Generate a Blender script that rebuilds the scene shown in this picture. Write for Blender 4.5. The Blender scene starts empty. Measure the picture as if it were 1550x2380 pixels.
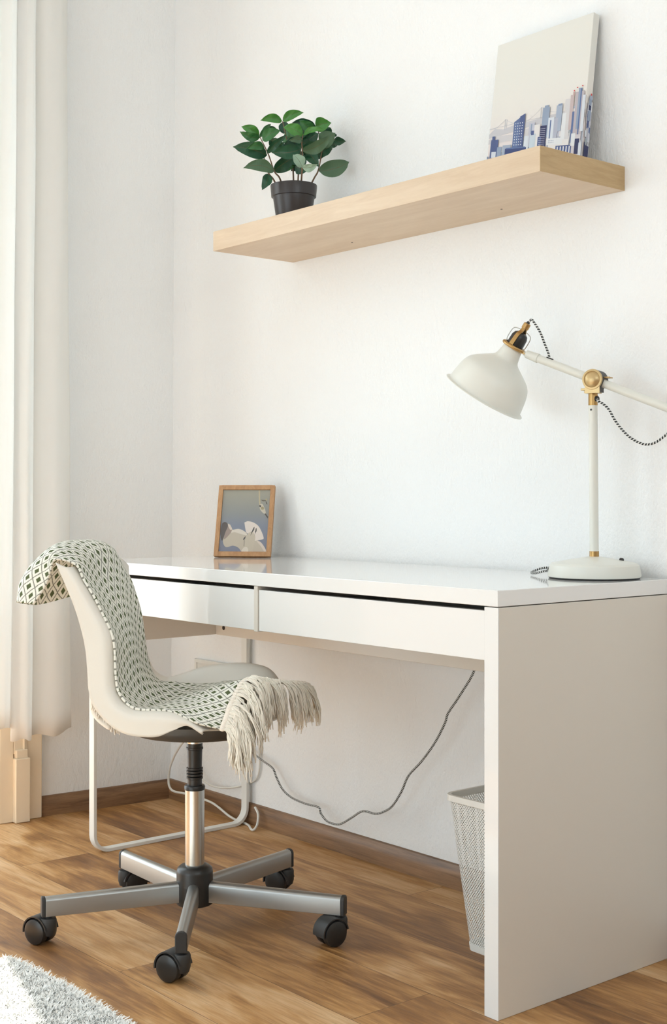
import bpy, bmesh, math, random
from mathutils import Vector, Matrix, noise
random.seed(7)
SC = bpy.context.scene
COL = SC.collection
R = math.radians

# ------------------------------------------------------------------ camera
cam = bpy.data.cameras.new('camera')
cam.sensor_fit = 'HORIZONTAL'; cam.sensor_width = 36.0
cam.lens = 36.0 * 3092.85 / 1550.0
cam.shift_y = -40.0 / 1550.0
cam.clip_start = 0.05; cam.clip_end = 100
camo = bpy.data.objects.new('camera', cam); COL.objects.link(camo)
camo.location = (3.013, -1.7056, 0.9167)
camo.rotation_euler = (R(90), 0, 0.8741)
SC.camera = camo

# ------------------------------------------------------------------ light
SC.view_settings.view_transform = 'Standard'; SC.view_settings.look = 'None'
SC.view_settings.exposure = -0.2; SC.view_settings.gamma = 1.0
SC.view_settings.use_curve_mapping = False
SC.cycles.use_adaptive_sampling = True; SC.cycles.adaptive_threshold = 0.08; SC.cycles.adaptive_min_samples = 20
SC.cycles.max_bounces = 8; SC.cycles.glossy_bounces = 3; SC.cycles.transmission_bounces = 4
world = bpy.data.worlds.new('world'); SC.world = world; world.use_nodes = True
bg = world.node_tree.nodes['Background']
bg.inputs[0].default_value = (0.86, 0.94, 1.0, 1); bg.inputs[1].default_value = 1.2

def area(name, loc, rot, sx, sy, power, color):
    l = bpy.data.lights.new(name, 'AREA'); l.shape = 'RECTANGLE'; l.size = sx; l.size_y = sy
    l.energy = power; l.color = color
    o = bpy.data.objects.new(name, l); COL.objects.link(o); o.location = loc; o.rotation_euler = rot
    return o
# daylight through the balcony door and far window, plus two added fill lights
area('daylight_balcony_door', (-0.80, -0.80, 1.25), (0, R(-90), 0), 2.4, 1.25, 36, (0.765, 0.918, 1.0))
area('daylight_far_window', (-0.95, -2.75, 1.70), (0, R(-90), 0), 1.5, 1.1, 34, (0.765, 0.918, 1.0))
area('fill_front', (1.45, -4.45, 0.90), (R(90), 0, 0), 2.4, 1.7, 41, (0.765, 0.918, 1.0))  # added low fill that brightens the wall under the desk
area('fill_right', (4.50, -1.3, 1.95), (0, R(90), 0), 1.1, 2.2, 26, (0.765, 0.918, 1.0))  # added unseen fill for the left wall and curtain
sun = bpy.data.lights.new('sun', 'SUN'); sun.energy = 14.0; sun.angle = R(0.6); sun.color = (1.0, 0.95, 0.86)
suno = bpy.data.objects.new('sun', sun); COL.objects.link(suno); suno.location = (-3, 0.6, 4)
_d = Vector((0.956, -0.295, -0.80)); suno.rotation_euler = _d.to_track_quat('-Z', 'Y').to_euler()

# ------------------------------------------------------------------ node helpers
def newmat(name):
    m = bpy.data.materials.new(name); m.use_nodes = True
    nt = m.node_tree; b = nt.nodes['Principled BSDF']
    return m, nt, b
def N(nt, t, **kw):
    n = nt.nodes.new(t)
    for k, v in kw.items():
        if k in n.bl_rna.properties.keys(): setattr(n, k, v)
        else: n.inputs[k].default_value = v
    return n
def LK(nt, a, b): nt.links.new(a, b)
def math_(nt, op, a, b=None, c=None):
    n = nt.nodes.new('ShaderNodeMath'); n.operation = op
    for i, x in enumerate((a, b, c)):
        if x is None: continue
        if isinstance(x, (int, float)): n.inputs[i].default_value = x
        else: nt.links.new(x, n.inputs[i])
    return n.outputs[0]
def mixc(nt, f, a, b, mode='MIX'):
    n = nt.nodes.new('ShaderNodeMix'); n.data_type = 'RGBA'; n.blend_type = mode
    for i, x in ((0, f), (6, a), (7, b)):
        if isinstance(x, (int, float)): n.inputs[i].default_value = x
        elif isinstance(x, tuple): n.inputs[i].default_value = (*x[:3], 1)
        else: nt.links.new(x, n.inputs[i])
    return n.outputs[2]
def ramp(nt, f, stops, interp='LINEAR'):
    n = nt.nodes.new('ShaderNodeValToRGB'); n.color_ramp.interpolation = interp
    e = n.color_ramp.elements
    while len(e) < len(stops): e.new(0.5)
    for i, (p, c) in enumerate(stops): e[i].position = p; e[i].color = (*c[:3], 1)
    nt.links.new(f, n.inputs[0]); return n.outputs[0]
def coords(nt, kind='Object', scale=(1, 1, 1), rot=(0, 0, 0)):
    tc = nt.nodes.new('ShaderNodeTexCoord'); mp = nt.nodes.new('ShaderNodeMapping')
    mp.inputs['Scale'].default_value = scale; mp.inputs['Rotation'].default_value = rot
    nt.links.new(tc.outputs[kind], mp.inputs[0]); return mp.outputs[0]
def bump(nt, b, h, strength, dist=0.001):
    n = nt.nodes.new('ShaderNodeBump'); n.inputs['Strength'].default_value = strength; n.inputs['Distance'].default_value = dist
    nt.links.new(h, n.inputs['Height']); nt.links.new(n.outputs[0], b.inputs['Normal'])
def noise_(nt, co, scale, detail=3, rough=0.5, dist=0.0):
    n = nt.nodes.new('ShaderNodeTexNoise'); n.inputs['Scale'].default_value = scale; n.inputs['Detail'].default_value = detail
    n.inputs['Roughness'].default_value = rough; n.inputs['Distortion'].default_value = dist
    nt.links.new(co, n.inputs['Vector']); return n.outputs['Fac']
def plain(name, col, rough=0.5, metal=0.0, bumpscale=0, bs=0.1, coat=0.0, var=0.0, bd=0.0005):
    m, nt, b = newmat(name)
    b.inputs['Base Color'].default_value = (*col, 1); b.inputs['Roughness'].default_value = rough; b.inputs['Metallic'].default_value = metal
    b.inputs['Coat Weight'].default_value = coat
    co = coords(nt)
    if var:
        f = noise_(nt, co, 9, 3)
        LK(nt, mixc(nt, f, tuple(c * (1 - var) for c in col), tuple(min(1, c * (1 + var)) for c in col)), b.inputs['Base Color'])
    if bumpscale: bump(nt, b, noise_(nt, co, bumpscale, 2), bs, bd)
    return m

# ------------------------------------------------------------------ materials
def wall_material(name, col):
    m, nt, b = newmat(name)
    b.inputs['Base Color'].default_value = (*col, 1); b.inputs['Roughness'].default_value = 0.85
    b.inputs['Specular IOR Level'].default_value = 0.25
    co = coords(nt, 'Object', (1, 1, 0.55))
    a = noise_(nt, co, 95, 3, 0.55); c = noise_(nt, co, 260, 2, 0.5)
    h = math_(nt, 'ADD', math_(nt, 'MULTIPLY', a, 1.0), math_(nt, 'MULTIPLY', c, 0.45))
    bump(nt, b, h, 0.7, 0.003); return m
M_WALL = wall_material('white_woodchip_wall', (0.895, 0.90, 0.895))
M_ROOM = wall_material('warm_room_wall', (0.90, 0.885, 0.86))
M_CEIL = plain('white_ceiling', (0.92, 0.92, 0.91), 0.9, 0, 40, 0.1)
M_TRIM = plain('old_cream_gloss_paint', (0.93, 0.79, 0.60), 0.35, 0, 14, 0.35, 0.2, 0.05, 0.004)
def floor_material():
    m, nt, b = newmat('oak_laminate_planks')
    co = coords(nt, 'Object')
    br = nt.nodes.new('ShaderNodeTexBrick'); LK(nt, co, br.inputs['Vector'])
    br.offset = 0.37; br.offset_frequency = 2
    br.inputs['Scale'].default_value = 1.0; br.inputs['Mortar Size'].default_value = 0.0007; br.inputs['Mortar Smooth'].default_value = 0.1
    br.inputs['Brick Width'].default_value = 1.25; br.inputs['Row Height'].default_value = 0.19
    br.inputs['Color1'].default_value = (0, 0, 0, 1); br.inputs['Color2'].default_value = (1, 1, 1, 1); br.inputs['Mortar'].default_value = (0.5, 0.5, 0.5, 1)
    pid = br.outputs['Color']; gap = br.outputs['Fac']
    # shift the grain per plank
    sep = nt.nodes.new('ShaderNodeSeparateXYZ'); LK(nt, co, sep.inputs[0])
    comb = nt.nodes.new('ShaderNodeCombineXYZ')
    pv = math_(nt, 'MULTIPLY', pid, 7.3)
    LK(nt, math_(nt, 'ADD', math_(nt, 'MULTIPLY', sep.outputs[0], 1.0), pv), comb.inputs[0])
    LK(nt, math_(nt, 'MULTIPLY', sep.outputs[1], 1.0), comb.inputs[1]); LK(nt, pv, comb.inputs[2])
    def mapped(s):
        mp = nt.nodes.new('ShaderNodeMapping'); mp.inputs['Scale'].default_value = s; LK(nt, comb.outputs[0], mp.inputs[0]); return mp.outputs[0]
    big = noise_(nt, mapped((1.0, 4.2, 1)), 2.0, 3, 0.55, 1.0)
    mid = noise_(nt, mapped((1.6, 20, 1)), 3.0, 5, 0.65, 1.6)
    fine = noise_(nt, mapped((1.4, 62, 1)), 4.0, 5, 0.72, 0.6)
    patch = noise_(nt, mapped((1.9, 10, 1)), 2.4, 4, 0.6, 1.5)
    f = math_(nt, 'ADD', math_(nt, 'MULTIPLY', big, 0.52), math_(nt, 'MULTIPLY', mid, 0.24))
    f = math_(nt, 'ADD', f, math_(nt, 'ADD', 0.04, math_(nt, 'MULTIPLY', patch, 0.15)))
    f = math_(nt, 'ADD', f, math_(nt, 'MULTIPLY', math_(nt, 'SUBTRACT', pid, 0.5), 0.12))
    c = ramp(nt, f, [(0.33, (0.15, 0.062, 0.020)), (0.43, (0.31, 0.145, 0.046)), (0.50, (0.49, 0.255, 0.088)), (0.57, (0.62, 0.375, 0.18)), (0.67, (0.74, 0.52, 0.30))])
    # fine dark pores and pale streaks along the grain
    c = mixc(nt, math_(nt, 'MULTIPLY', math_(nt, 'SUBTRACT', fine, 0.52), 2.9), c, (0.19, 0.095, 0.045), 'MIX')
    c = mixc(nt, math_(nt, 'MULTIPLY', math_(nt, 'SUBTRACT', 0.42, fine), 1.6), c, (0.72, 0.52, 0.33), 'MIX')
    # a few knots
    vo = nt.nodes.new('ShaderNodeTexVoronoi'); vo.inputs['Scale'].default_value = 1.0; LK(nt, mapped((1.7, 4.6, 1)), vo.inputs['Vector'])
    kn = math_(nt, 'SUBTRACT', 1.0, math_(nt, 'MULTIPLY', vo.outputs['Distance'], 9.0)); kn = math_(nt, 'MAXIMUM', kn, 0.0)
    kn = math_(nt, 'MULTIPLY', kn, math_(nt, 'GREATER_THAN', mid, 0.47))
    c = mixc(nt, math_(nt, 'MULTIPLY', kn, 0.8), c, (0.11, 0.06, 0.035))
    c = mixc(nt, math_(nt, 'MULTIPLY', gap, 0.75), c, (0.05, 0.028, 0.015))
    LK(nt, c, b.inputs['Base Color'])
    LK(nt, math_(nt, 'ADD', 0.40, math_(nt, 'MULTIPLY', mid, 0.18)), b.inputs['Roughness'])
    b.inputs['Specular IOR Level'].default_value = 0.5
    h = math_(nt, 'SUBTRACT', math_(nt, 'MULTIPLY', fine, 0.4), gap)
    bump(nt, b, h, 0.25, 0.0006); return m
M_FLOOR = floor_material()
def wood(name, dark, light, rough=0.45, sc=(1, 1, 1), scale=6.0, fine=0.5):
    m, nt, b = newmat(name)
    co = coords(nt, 'Object', sc)
    f = noise_(nt, co, scale, 5, 0.6, 0.8); g = noise_(nt, co, scale * 7, 3, 0.6, 0.2)
    f = math_(nt, 'ADD', math_(nt, 'MULTIPLY', f, 1 - fine * 0.5), math_(nt, 'MULTIPLY', g, fine * 0.5))
    LK(nt, ramp(nt, f, [(0.3, dark), (0.7, light)]), b.inputs['Base Color'])
    b.inputs['Roughness'].default_value = rough
    bump(nt, b, g, 0.08, 0.0004); return m
M_BASEB = wood('walnut_skirting', (0.12, 0.062, 0.03), (0.36, 0.20, 0.10), 0.4, (1.2, 14, 22), 3.0)
M_BASEL = wood('walnut_skirting_side', (0.12, 0.062, 0.03), (0.36, 0.20, 0.10), 0.4, (14, 1.2, 22), 3.0)
M_BIRCH = wood('birch_veneer', (0.60, 0.445, 0.295), (0.71, 0.565, 0.405), 0.42, (1.4, 9, 16), 3.0, 0.4)
M_BIRCHE_SHADE = wood('birch_edge_veneer_shaded', (0.44, 0.295, 0.14), (0.56, 0.39, 0.205), 0.5, (10, 3, 30), 3.0, 0.5)  # brown end veneer, deepened by shade put into the colour
M_SHADE_PANEL = wood('added_shade_panel_brown', (0.26, 0.15, 0.075), (0.40, 0.25, 0.13), 0.5, (1, 8, 1), 3.0)
M_OAK = wood('oak_frame_wood', (0.40, 0.205, 0.09), (0.58, 0.33, 0.16), 0.5, (14, 14, 4), 6.0)
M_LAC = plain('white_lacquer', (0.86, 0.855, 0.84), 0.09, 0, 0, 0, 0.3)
M_LAC_SHADE = plain('white_lacquer_shaded', (0.735, 0.685, 0.61), 0.38, 0, 3, 0.02)  # white panels with their beige shade put into the base colour
M_STEELW = plain('white_powder_coated_steel', (0.80, 0.795, 0.755), 0.4)
M_DARK = plain('dark_hole', (0.03, 0.02, 0.015), 0.8)
M_SHELL = plain('cream_white_plastic', (0.73, 0.695, 0.625), 0.36, 0, 200, 0.02)
M_PAN = plain('dark_grey_underside', (0.075, 0.07, 0.062), 0.4, 0.3)
M_CHROME = plain('brushed_steel', (0.62, 0.62, 0.60), 0.27, 1.0, 60, 0.03, 0, 0.06)
M_ALU = plain('brushed_aluminium', (0.40, 0.40, 0.385), 0.36, 0.85, 50, 0.05, 0, 0.10)
M_BLACK = plain('black_plastic', (0.022, 0.021, 0.020), 0.33)
M_BLACKM = plain('black_matte_plastic', (0.032, 0.031, 0.03), 0.5, 0, 300, 0.05)
M_LAMP = plain('off_white_enamel', (0.77, 0.765, 0.70), 0.38, 0, 0, 0, 0.1)
M_BRASS = plain('brass', (0.50, 0.31, 0.12), 0.33, 0.85, 80, 0.03)
M_BRASSL = plain('pale_brass', (0.58, 0.42, 0.21), 0.36, 0.7)
M_WIRE = plain('steel_wire', (0.55, 0.53, 0.48), 0.3, 1.0)
M_WHITEC = plain('white_cable', (0.78, 0.76, 0.70), 0.45)
M_POT = plain('dark_brown_plastic_pot', (0.035, 0.028, 0.027), 0.34)
M_SOIL = plain('potting_soil', (0.05, 0.035, 0.025), 0.95, 0, 80, 0.8, 0, 0.4, 0.003)
M_STEM = plain('brown_stem', (0.17, 0.105, 0.06), 0.6, 0, 90, 0.2, 0, 0.2)
M_CURT = None
def cloth_white():
    m, nt, b = newmat('white_curtain_cotton')
    b.inputs['Base Color'].default_value = (0.965, 0.96, 0.945, 1); b.inputs['Roughness'].default_value = 0.9
    b.inputs['Specular IOR Level'].default_value = 0.1
    co = coords(nt, 'Object', (1, 1, 0.35)); bump(nt, b, noise_(nt, co, 420, 2), 0.25, 0.0006)
    tr = nt.nodes.new('ShaderNodeBsdfTranslucent'); tr.inputs[0].default_value = (0.96, 0.95, 0.92, 1)
    mx = nt.nodes.new('ShaderNodeMixShader'); mx.inputs[0].default_value = 0.45
    out = nt.nodes['Material Output']
    LK(nt, b.outputs[0], mx.inputs[1]); LK(nt, tr.outputs[0], mx.inputs[2]); LK(nt, mx.outputs[0], out.inputs[0]); return m
M_CURT = cloth_white()
def braid(name, period=0.0085):
    # black and white braid: a spiral along the UV length of the cord
    m, nt, b = newmat(name)
    tc = nt.nodes.new('ShaderNodeTexCoord'); sp = nt.nodes.new('ShaderNodeSeparateXYZ'); LK(nt, tc.outputs['UV'], sp.inputs[0])
    p = math_(nt, 'ADD', math_(nt, 'MULTIPLY', sp.outputs[0], 1.0 / period), math_(nt, 'MULTIPLY', sp.outputs[1], 1.0))
    f = math_(nt, 'FRACT', p)
    g = math_(nt, 'GREATER_THAN', f, 0.55)
    LK(nt, mixc(nt, g, (0.025, 0.028, 0.028), (0.72, 0.72, 0.69)), b.inputs['Base Color'])
    b.inputs['Roughness'].default_value = 0.75; return m
M_BRAID = braid('black_and_white_braided_sleeve', 0.006)
M_BRAIDL = braid('dark_braided_sleeve', 0.0045)
def leaf_mat(name, c1, c2, rough=0.38):
    m, nt, b = newmat(name)
    tc = nt.nodes.new('ShaderNodeTexCoord'); sp = nt.nodes.new('ShaderNodeSeparateXYZ'); LK(nt, tc.outputs['UV'], sp.inputs[0])
    v = math_(nt, 'ABSOLUTE', math_(nt, 'SUBTRACT', sp.outputs[1], 0.5))
    rib = math_(nt, 'LESS_THAN', v, 0.02)
    f = noise_(nt, coords(nt, 'Object'), 28, 3)
    c = mixc(nt, f, c1, c2)
    c = mixc(nt, math_(nt, 'MULTIPLY', rib, 0.7), c, (0.10, 0.085, 0.03))
    LK(nt, c, b.inputs['Base Color']); b.inputs['Roughness'].default_value = rough; b.inputs['Specular IOR Level'].default_value = 0.5
    s = nt.nodes.new('ShaderNodeTexWave'); s.inputs['Scale'].default_value = 4.5; s.inputs['Distortion'].default_value = 1.0
    LK(nt, tc.outputs['UV'], s.inputs['Vector']); bump(nt, b, s.outputs['Fac'], 0.12, 0.0008); return m
LEAFM = {'b': leaf_mat('bright_green_leaf', (0.045, 0.19, 0.03), (0.085, 0.29, 0.05)), 'm': leaf_mat('mid_green_leaf', (0.026, 0.135, 0.034), (0.05, 0.19, 0.05)),
         'd': leaf_mat('dark_green_leaf', (0.010, 0.062, 0.028), (0.022, 0.105, 0.045)), 'p': leaf_mat('grey_green_leaf', (0.055, 0.125, 0.062), (0.09, 0.165, 0.085), 0.45),
         'l': leaf_mat('pale_leaf_underside', (0.23, 0.36, 0.25), (0.33, 0.45, 0.34), 0.5), 't': leaf_mat('teal_green_leaf', (0.025, 0.09, 0.058), (0.045, 0.13, 0.08))}
def blanket_mat():
    m, nt, b = newmat('diamond_woven_cotton')
    tc = nt.nodes.new('ShaderNodeTexCoord'); sp = nt.nodes.new('ShaderNodeSeparateXYZ'); LK(nt, tc.outputs['UV'], sp.inputs[0])
    wob = noise_(nt, tc.outputs['UV'], 60, 2)
    u = math_(nt, 'ADD', sp.outputs[0], math_(nt, 'MULTIPLY', wob, 0.0035)); v = math_(nt, 'ADD', sp.outputs[1], math_(nt, 'MULTIPLY', wob, 0.003))
    s = 1.0 / 0.031
    a = math_(nt, 'FRACT', math_(nt, 'MULTIPLY', math_(nt, 'ADD', math_(nt, 'MULTIPLY', u, 0.77), v), s))
    c = math_(nt, 'FRACT', math_(nt, 'MULTIPLY', math_(nt, 'SUBTRACT', math_(nt, 'MULTIPLY', u, 0.77), v), s))
    da = math_(nt, 'ABSOLUTE', math_(nt, 'SUBTRACT', a, 0.5)); dc = math_(nt, 'ABSOLUTE', math_(nt, 'SUBTRACT', c, 0.5))
    mx = math_(nt, 'MAXIMUM', da, dc)
    th = noise_(nt, tc.outputs['UV'], 900, 2)
    mj = math_(nt, 'ADD', mx, math_(nt, 'MULTIPLY', math_(nt, 'SUBTRACT', th, 0.5), 0.10))
    sq = math_(nt, 'LESS_THAN', mj, 0.215); ln = math_(nt, 'GREATER_THAN', mj, 0.452)
    base = mixc(nt, th, (0.78, 0.77, 0.68), (0.90, 0.89, 0.82))
    col = mixc(nt, math_(nt, 'MULTIPLY', ln, 0.85), base, (0.155, 0.155, 0.125))
    col = mixc(nt, sq, col, mixc(nt, th, (0.055, 0.072, 0.035), (0.15, 0.18, 0.09)))
    LK(nt, col, b.inputs['Base Color']); b.inputs['Roughness'].default_value = 0.95; b.inputs['Specular IOR Level'].default_value = 0.1
    h = math_(nt, 'SUBTRACT', math_(nt, 'MULTIPLY', th, 0.7), math_(nt, 'ADD', math_(nt, 'MULTIPLY', ln, 0.5), math_(nt, 'MULTIPLY', sq, 0.2)))
    bump(nt, b, h, 0.5, 0.0012); return m
M_THROW = blanket_mat()
M_FRINGE = plain('ecru_cotton_yarn', (0.90, 0.82, 0.715), 0.95, 0, 0, 0, 0, 0.18)
M_KNOT = plain('ecru_knot_yarn', (0.90, 0.83, 0.73), 0.95)
M_RUGB = plain('cream_rug_pile_base', (0.88, 0.87, 0.82), 0.98, 0, 160, 1.0, 0, 0.12, 0.006)
M_RUG = plain('cream_rug_pile', (0.93, 0.925, 0.89), 0.98, 0, 0, 0, 0, 0.06)
def mesh_wire():
    m, nt, b = newmat('white_expanded_metal_mesh')
    b.inputs['Base Color'].default_value = (0.80, 0.80, 0.77, 1); b.inputs['Roughness'].default_value = 0.42
    tc = nt.nodes.new('ShaderNodeTexCoord'); sp = nt.nodes.new('ShaderNodeSeparateXYZ'); LK(nt, tc.outputs['UV'], sp.inputs[0])
    s = 1.0 / 0.0056
    u = math_(nt, 'MULTIPLY', sp.outputs[0], 1.0); v = math_(nt, 'MULTIPLY', sp.outputs[1], 0.8)
    a = math_(nt, 'FRACT', math_(nt, 'MULTIPLY', math_(nt, 'ADD', u, v), s)); c = math_(nt, 'FRACT', math_(nt, 'MULTIPLY', math_(nt, 'SUBTRACT', u, v), s))
    da = math_(nt, 'ABSOLUTE', math_(nt, 'SUBTRACT', a, 0.5)); dc = math_(nt, 'ABSOLUTE', math_(nt, 'SUBTRACT', c, 0.5))
    hole = math_(nt, 'LESS_THAN', math_(nt, 'MAXIMUM', da, dc), 0.31)
    tr = nt.nodes.new('ShaderNodeBsdfTransparent'); mx = nt.nodes.new('ShaderNodeMixShader')
    LK(nt, hole, mx.inputs[0]); LK(nt, b.outputs[0], mx.inputs[1]); LK(nt, tr.outputs[0], mx.inputs[2])
    LK(nt, mx.outputs[0], nt.nodes['Material Output'].inputs[0]); return m
M_MESH = mesh_wire()
def glassy():
    m, nt, b = newmat('picture_glass')
    b.inputs['Base Color'].default_value = (1, 1, 1, 1); b.inputs['Roughness'].default_value = 0.02
    b.inputs['Transmission Weight'].default_value = 1.0; b.inputs['IOR'].default_value = 1.0
    tr = nt.nodes.new('ShaderNodeBsdfTransparent'); gl = nt.nodes.new('ShaderNodeBsdfGlossy'); gl.inputs['Roughness'].default_value = 0.03
    mx = nt.nodes.new('ShaderNodeMixShader'); mx.inputs[0].default_value = 0.05
    LK(nt, tr.outputs[0], mx.inputs[1]); LK(nt, gl.outputs[0], mx.inputs[2]); LK(nt, mx.outputs[0], nt.nodes['Material Output'].inputs[0]); return m
M_GLASS = glassy()
_pm = {}
def paint(col, rough=0.8):
    k = tuple(round(c, 3) for c in col)
    if k not in _pm: _pm[k] = plain('paint_%02d' % len(_pm), col, rough, 0, 0, 0, 0, 0.12)
    return _pm[k]

# ------------------------------------------------------------------ mesh helpers
ORG = {}
class MB:
    def __init__(s): s.v = []; s.f = []; s.mi = []; s.uv = []
    def add(s, vs, fs, mi=0, uvs=None):
        o = len(s.v); s.v += [Vector(p) for p in vs]
        for k, f in enumerate(fs):
            s.f.append([o + i for i in f]); s.mi.append(mi); s.uv.append(uvs[k] if uvs else None)
    def box(s, x0, x1, y0, y1, z0, z1, mi=0, fn=None):
        vs = [(x, y, z) for z in (z0, z1) for y in (y0, y1) for x in (x0, x1)]
        if fn: vs = [fn(*p) for p in vs]
        s.add(vs, [(0, 2, 3, 1), (4, 5, 7, 6), (0, 1, 5, 4), (2, 6, 7, 3), (0, 4, 6, 2), (1, 3, 7, 5)], mi)
    def obox(s, c, ax, ay, az, sx, sy, sz, mi=0):
        c = Vector(c); vs = [c + ax * (i * sx / 2) + ay * (j * sy / 2) + az * (k * sz / 2) for k in (-1, 1) for j in (-1, 1) for i in (-1, 1)]
        s.add(vs, [(0, 2, 3, 1), (4, 5, 7, 6), (0, 1, 5, 4), (2, 6, 7, 3), (0, 4, 6, 2), (1, 3, 7, 5)], mi)
    def grid(s, rows, mi=0, uv=None, closed=False):
        nr, nc = len(rows), len(rows[0]); vs = [p for r in rows for p in r]; fs = []; us = []
        for i in range(nr - 1):
            for j in range(nc if closed else nc - 1):
                k = (j + 1) % nc
                fs.append((i * nc + j, i * nc + k, (i + 1) * nc + k, (i + 1) * nc + j))
                if uv: us.append([uv[i][j], uv[i][k if not closed else j + 1], uv[i + 1][k if not closed else j + 1], uv[i + 1][j]])
        s.add(vs, fs, mi, us if uv else None)
    def tube(s, path, r, n=10, mi=0, caps=True, uv=False, closed=False):
        P = [Vector(p) for p in path]; m = len(P)
        rr = r if isinstance(r, (list, tuple)) else [r] * m
        T = []
        for i in range(m):
            a = P[(i - 1) % m] if (closed or i) else P[i]; b_ = P[(i + 1) % m] if (closed or i < m - 1) else P[i]
            T.append((b_ - a).normalized())
        up = Vector((0, 0, 1)) if abs(T[0].z) < 0.9 else Vector((1, 0, 0))
        nrm = (up - T[0] * up.dot(T[0])).normalized(); rows = []; uvs = []; L = 0
        for i in range(m):
            if i: L += (P[i] - P[i - 1]).length
            nrm = (nrm - T[i] * nrm.dot(T[i])).normalized(); bn = T[i].cross(nrm)
            rows.append([P[i] + (nrm * math.cos(2 * math.pi * k / n) + bn * math.sin(2 * math.pi * k / n)) * rr[i] for k in range(n)])
            uvs.append([(L, k / n) for k in range(n + 1)])
        if closed: rows.append(rows[0]); uvs.append(uvs[0])
        s.grid(rows, mi, uvs if uv else None, closed=True)
        if caps and not closed:
            o = len(s.v); s.add(rows[0], [tuple(reversed(range(n)))], mi); s.add(rows[-1], [tuple(range(n))], mi)
    def lathe(s, c, axis, prof, n=32, mi=0, ref=None):
        # prof: list of (along, radius); axis through c
        c = Vector(c); ax = Vector(axis).normalized()
        rf = Vector(ref) if ref else (Vector((1, 0, 0)) if abs(ax.x) < 0.9 else Vector((0, 1, 0)))
        e1 = (rf - ax * rf.dot(ax)).normalized(); e2 = ax.cross(e1); rows = []
        for t, r in prof:
            rows.append([c + ax * t + (e1 * math.cos(2 * math.pi * k / n) + e2 * math.sin(2 * math.pi * k / n)) * max(r, 1e-5) for k in range(n)])
        s.grid(rows, mi, closed=True)
    def prism(s, pts, d, mi=0):
        P = [Vector(p) for p in pts]; d = Vector(d); n = len(P)
        s.add(P + [p + d for p in P], [tuple(reversed(range(n))), tuple(range(n, 2 * n))] + [(i, (i + 1) % n, n + (i + 1) % n, n + i) for i in range(n)], mi)
    def build(s, name, mats, parent=None, smooth=True, bevel=0.0, solid=0.0, autosm=40, loc=None, subsurf=0, segs=2):
        if parent is not None: org = ORG[parent]
        else: org = Vector(loc) if loc else Vector((0, 0, 0))
        me = bpy.data.meshes.new(name)
        me.from_pydata([p - org for p in s.v], [], s.f)
        mats = mats if isinstance(mats, (list, tuple)) else [mats]
        for m in mats: me.materials.append(m)
        me.polygons.foreach_set('material_index', s.mi)
        if any(u is not None for u in s.uv):
            ul = me.uv_layers.new(name='uv')
            for p, u in zip(me.polygons, s.uv):
                if u is not None:
                    for li, q in zip(p.loop_indices, u): ul.data[li].uv = q
        bm = bmesh.new(); bm.from_mesh(me); bmesh.ops.remove_doubles(bm, verts=bm.verts, dist=1e-6)
        if not solid: bmesh.ops.recalc_face_normals(bm, faces=bm.faces)
        bm.to_mesh(me); bm.free()
        o = bpy.data.objects.new(name, me); COL.objects.link(o)
        if parent is not None: o.parent = parent
        else: o.location = org
        ORG[o] = org
        if smooth:
            me.polygons.foreach_set('use_smooth', [True] * len(me.polygons))
            if autosm < 180: me.set_sharp_from_angle(angle=R(autosm))
        if solid:
            md = o.modifiers.new('thickness', 'SOLIDIFY'); md.thickness = solid; md.offset = -1
        if bevel:
            md = o.modifiers.new('edges', 'BEVEL'); md.width = bevel; md.segments = segs; md.limit_method = 'ANGLE'; md.angle_limit = R(40)
            md.harden_normals = True
        if subsurf:
            md = o.modifiers.new('smooth', 'SUBSURF'); md.levels = subsurf; md.render_levels = subsurf
        return o
def thing(name, label, cat, loc, group=None):
    o = bpy.data.objects.new(name, None); COL.objects.link(o); o.location = loc; o.empty_display_size = 0.05
    ORG[o] = Vector(loc); tag(o, label, cat, group); return o
def tag(o, label, cat, group=None, kind=None):
    o['label'] = label; o['category'] = cat
    if group: o['group'] = group
    if kind: o['kind'] = kind
    return o
def struct(o): o['kind'] = 'structure'; return o
def crom(pts, n):
    # Catmull-Rom through pts, n samples per span
    P = [Vector(p) for p in pts]; out = []
    for i in range(len(P) - 1):
        p0 = P[i - 1] if i else P[0] * 2 - P[1]; p1, p2 = P[i], P[i + 1]; p3 = P[i + 2] if i + 2 < len(P) else P[-1] * 2 - P[-2]
        for k in range(n):
            t = k / n
            out.append(0.5 * ((2 * p1) + (p2 - p0) * t + (2 * p0 - 5 * p1 + 4 * p2 - p3) * t * t + (3 * p1 - p0 - 3 * p2 + p3) * t ** 3))
    out.append(P[-1]); return out
def surf(ctrl, nu, nv):
    rows = [crom(r, nv) for r in ctrl]; cols = list(zip(*rows)); cc = [crom(c, nu) for c in cols]
    return [list(r) for r in zip(*cc)]

# ================================================================== the room
WY = 0.505                                   # plane of the back wall
def lx(y, z): return -0.400 + 0.012 * z + 0.09 * (y - WY)      # old, slightly out of square window wall
mb = MB(); mb.box(-0.9, 4.4, -4.4, 0.75, -0.06, 0.0)
struct(mb.build('floor', M_FLOOR, smooth=False))
mb = MB(); mb.box(-0.75, 4.4, WY, WY + 0.22, -0.02, 2.95)
struct(mb.build('wall_back', M_WALL, smooth=False))
mb = MB()
def lbox(y0, y1, z0, z1): mb.box(0, 1, y0, y1, z0, z1, 0, lambda x, y, z: (lx(y, z) - (0.26 if x == 0 else 0.0), y, z))
D0, D1 = -1.38, -0.055                        # balcony door opening
lbox(D1, WY + 0.05, -0.02, 2.95); lbox(D0, D1, 2.5, 2.95); lbox(-2.2, D0, -0.02, 2.95)
lbox(-3.3, -2.2, -0.02, 0.9); lbox(-3.3, -2.2, 2.5, 2.95); lbox(-4.4, -3.3, -0.02, 2.95)
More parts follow.
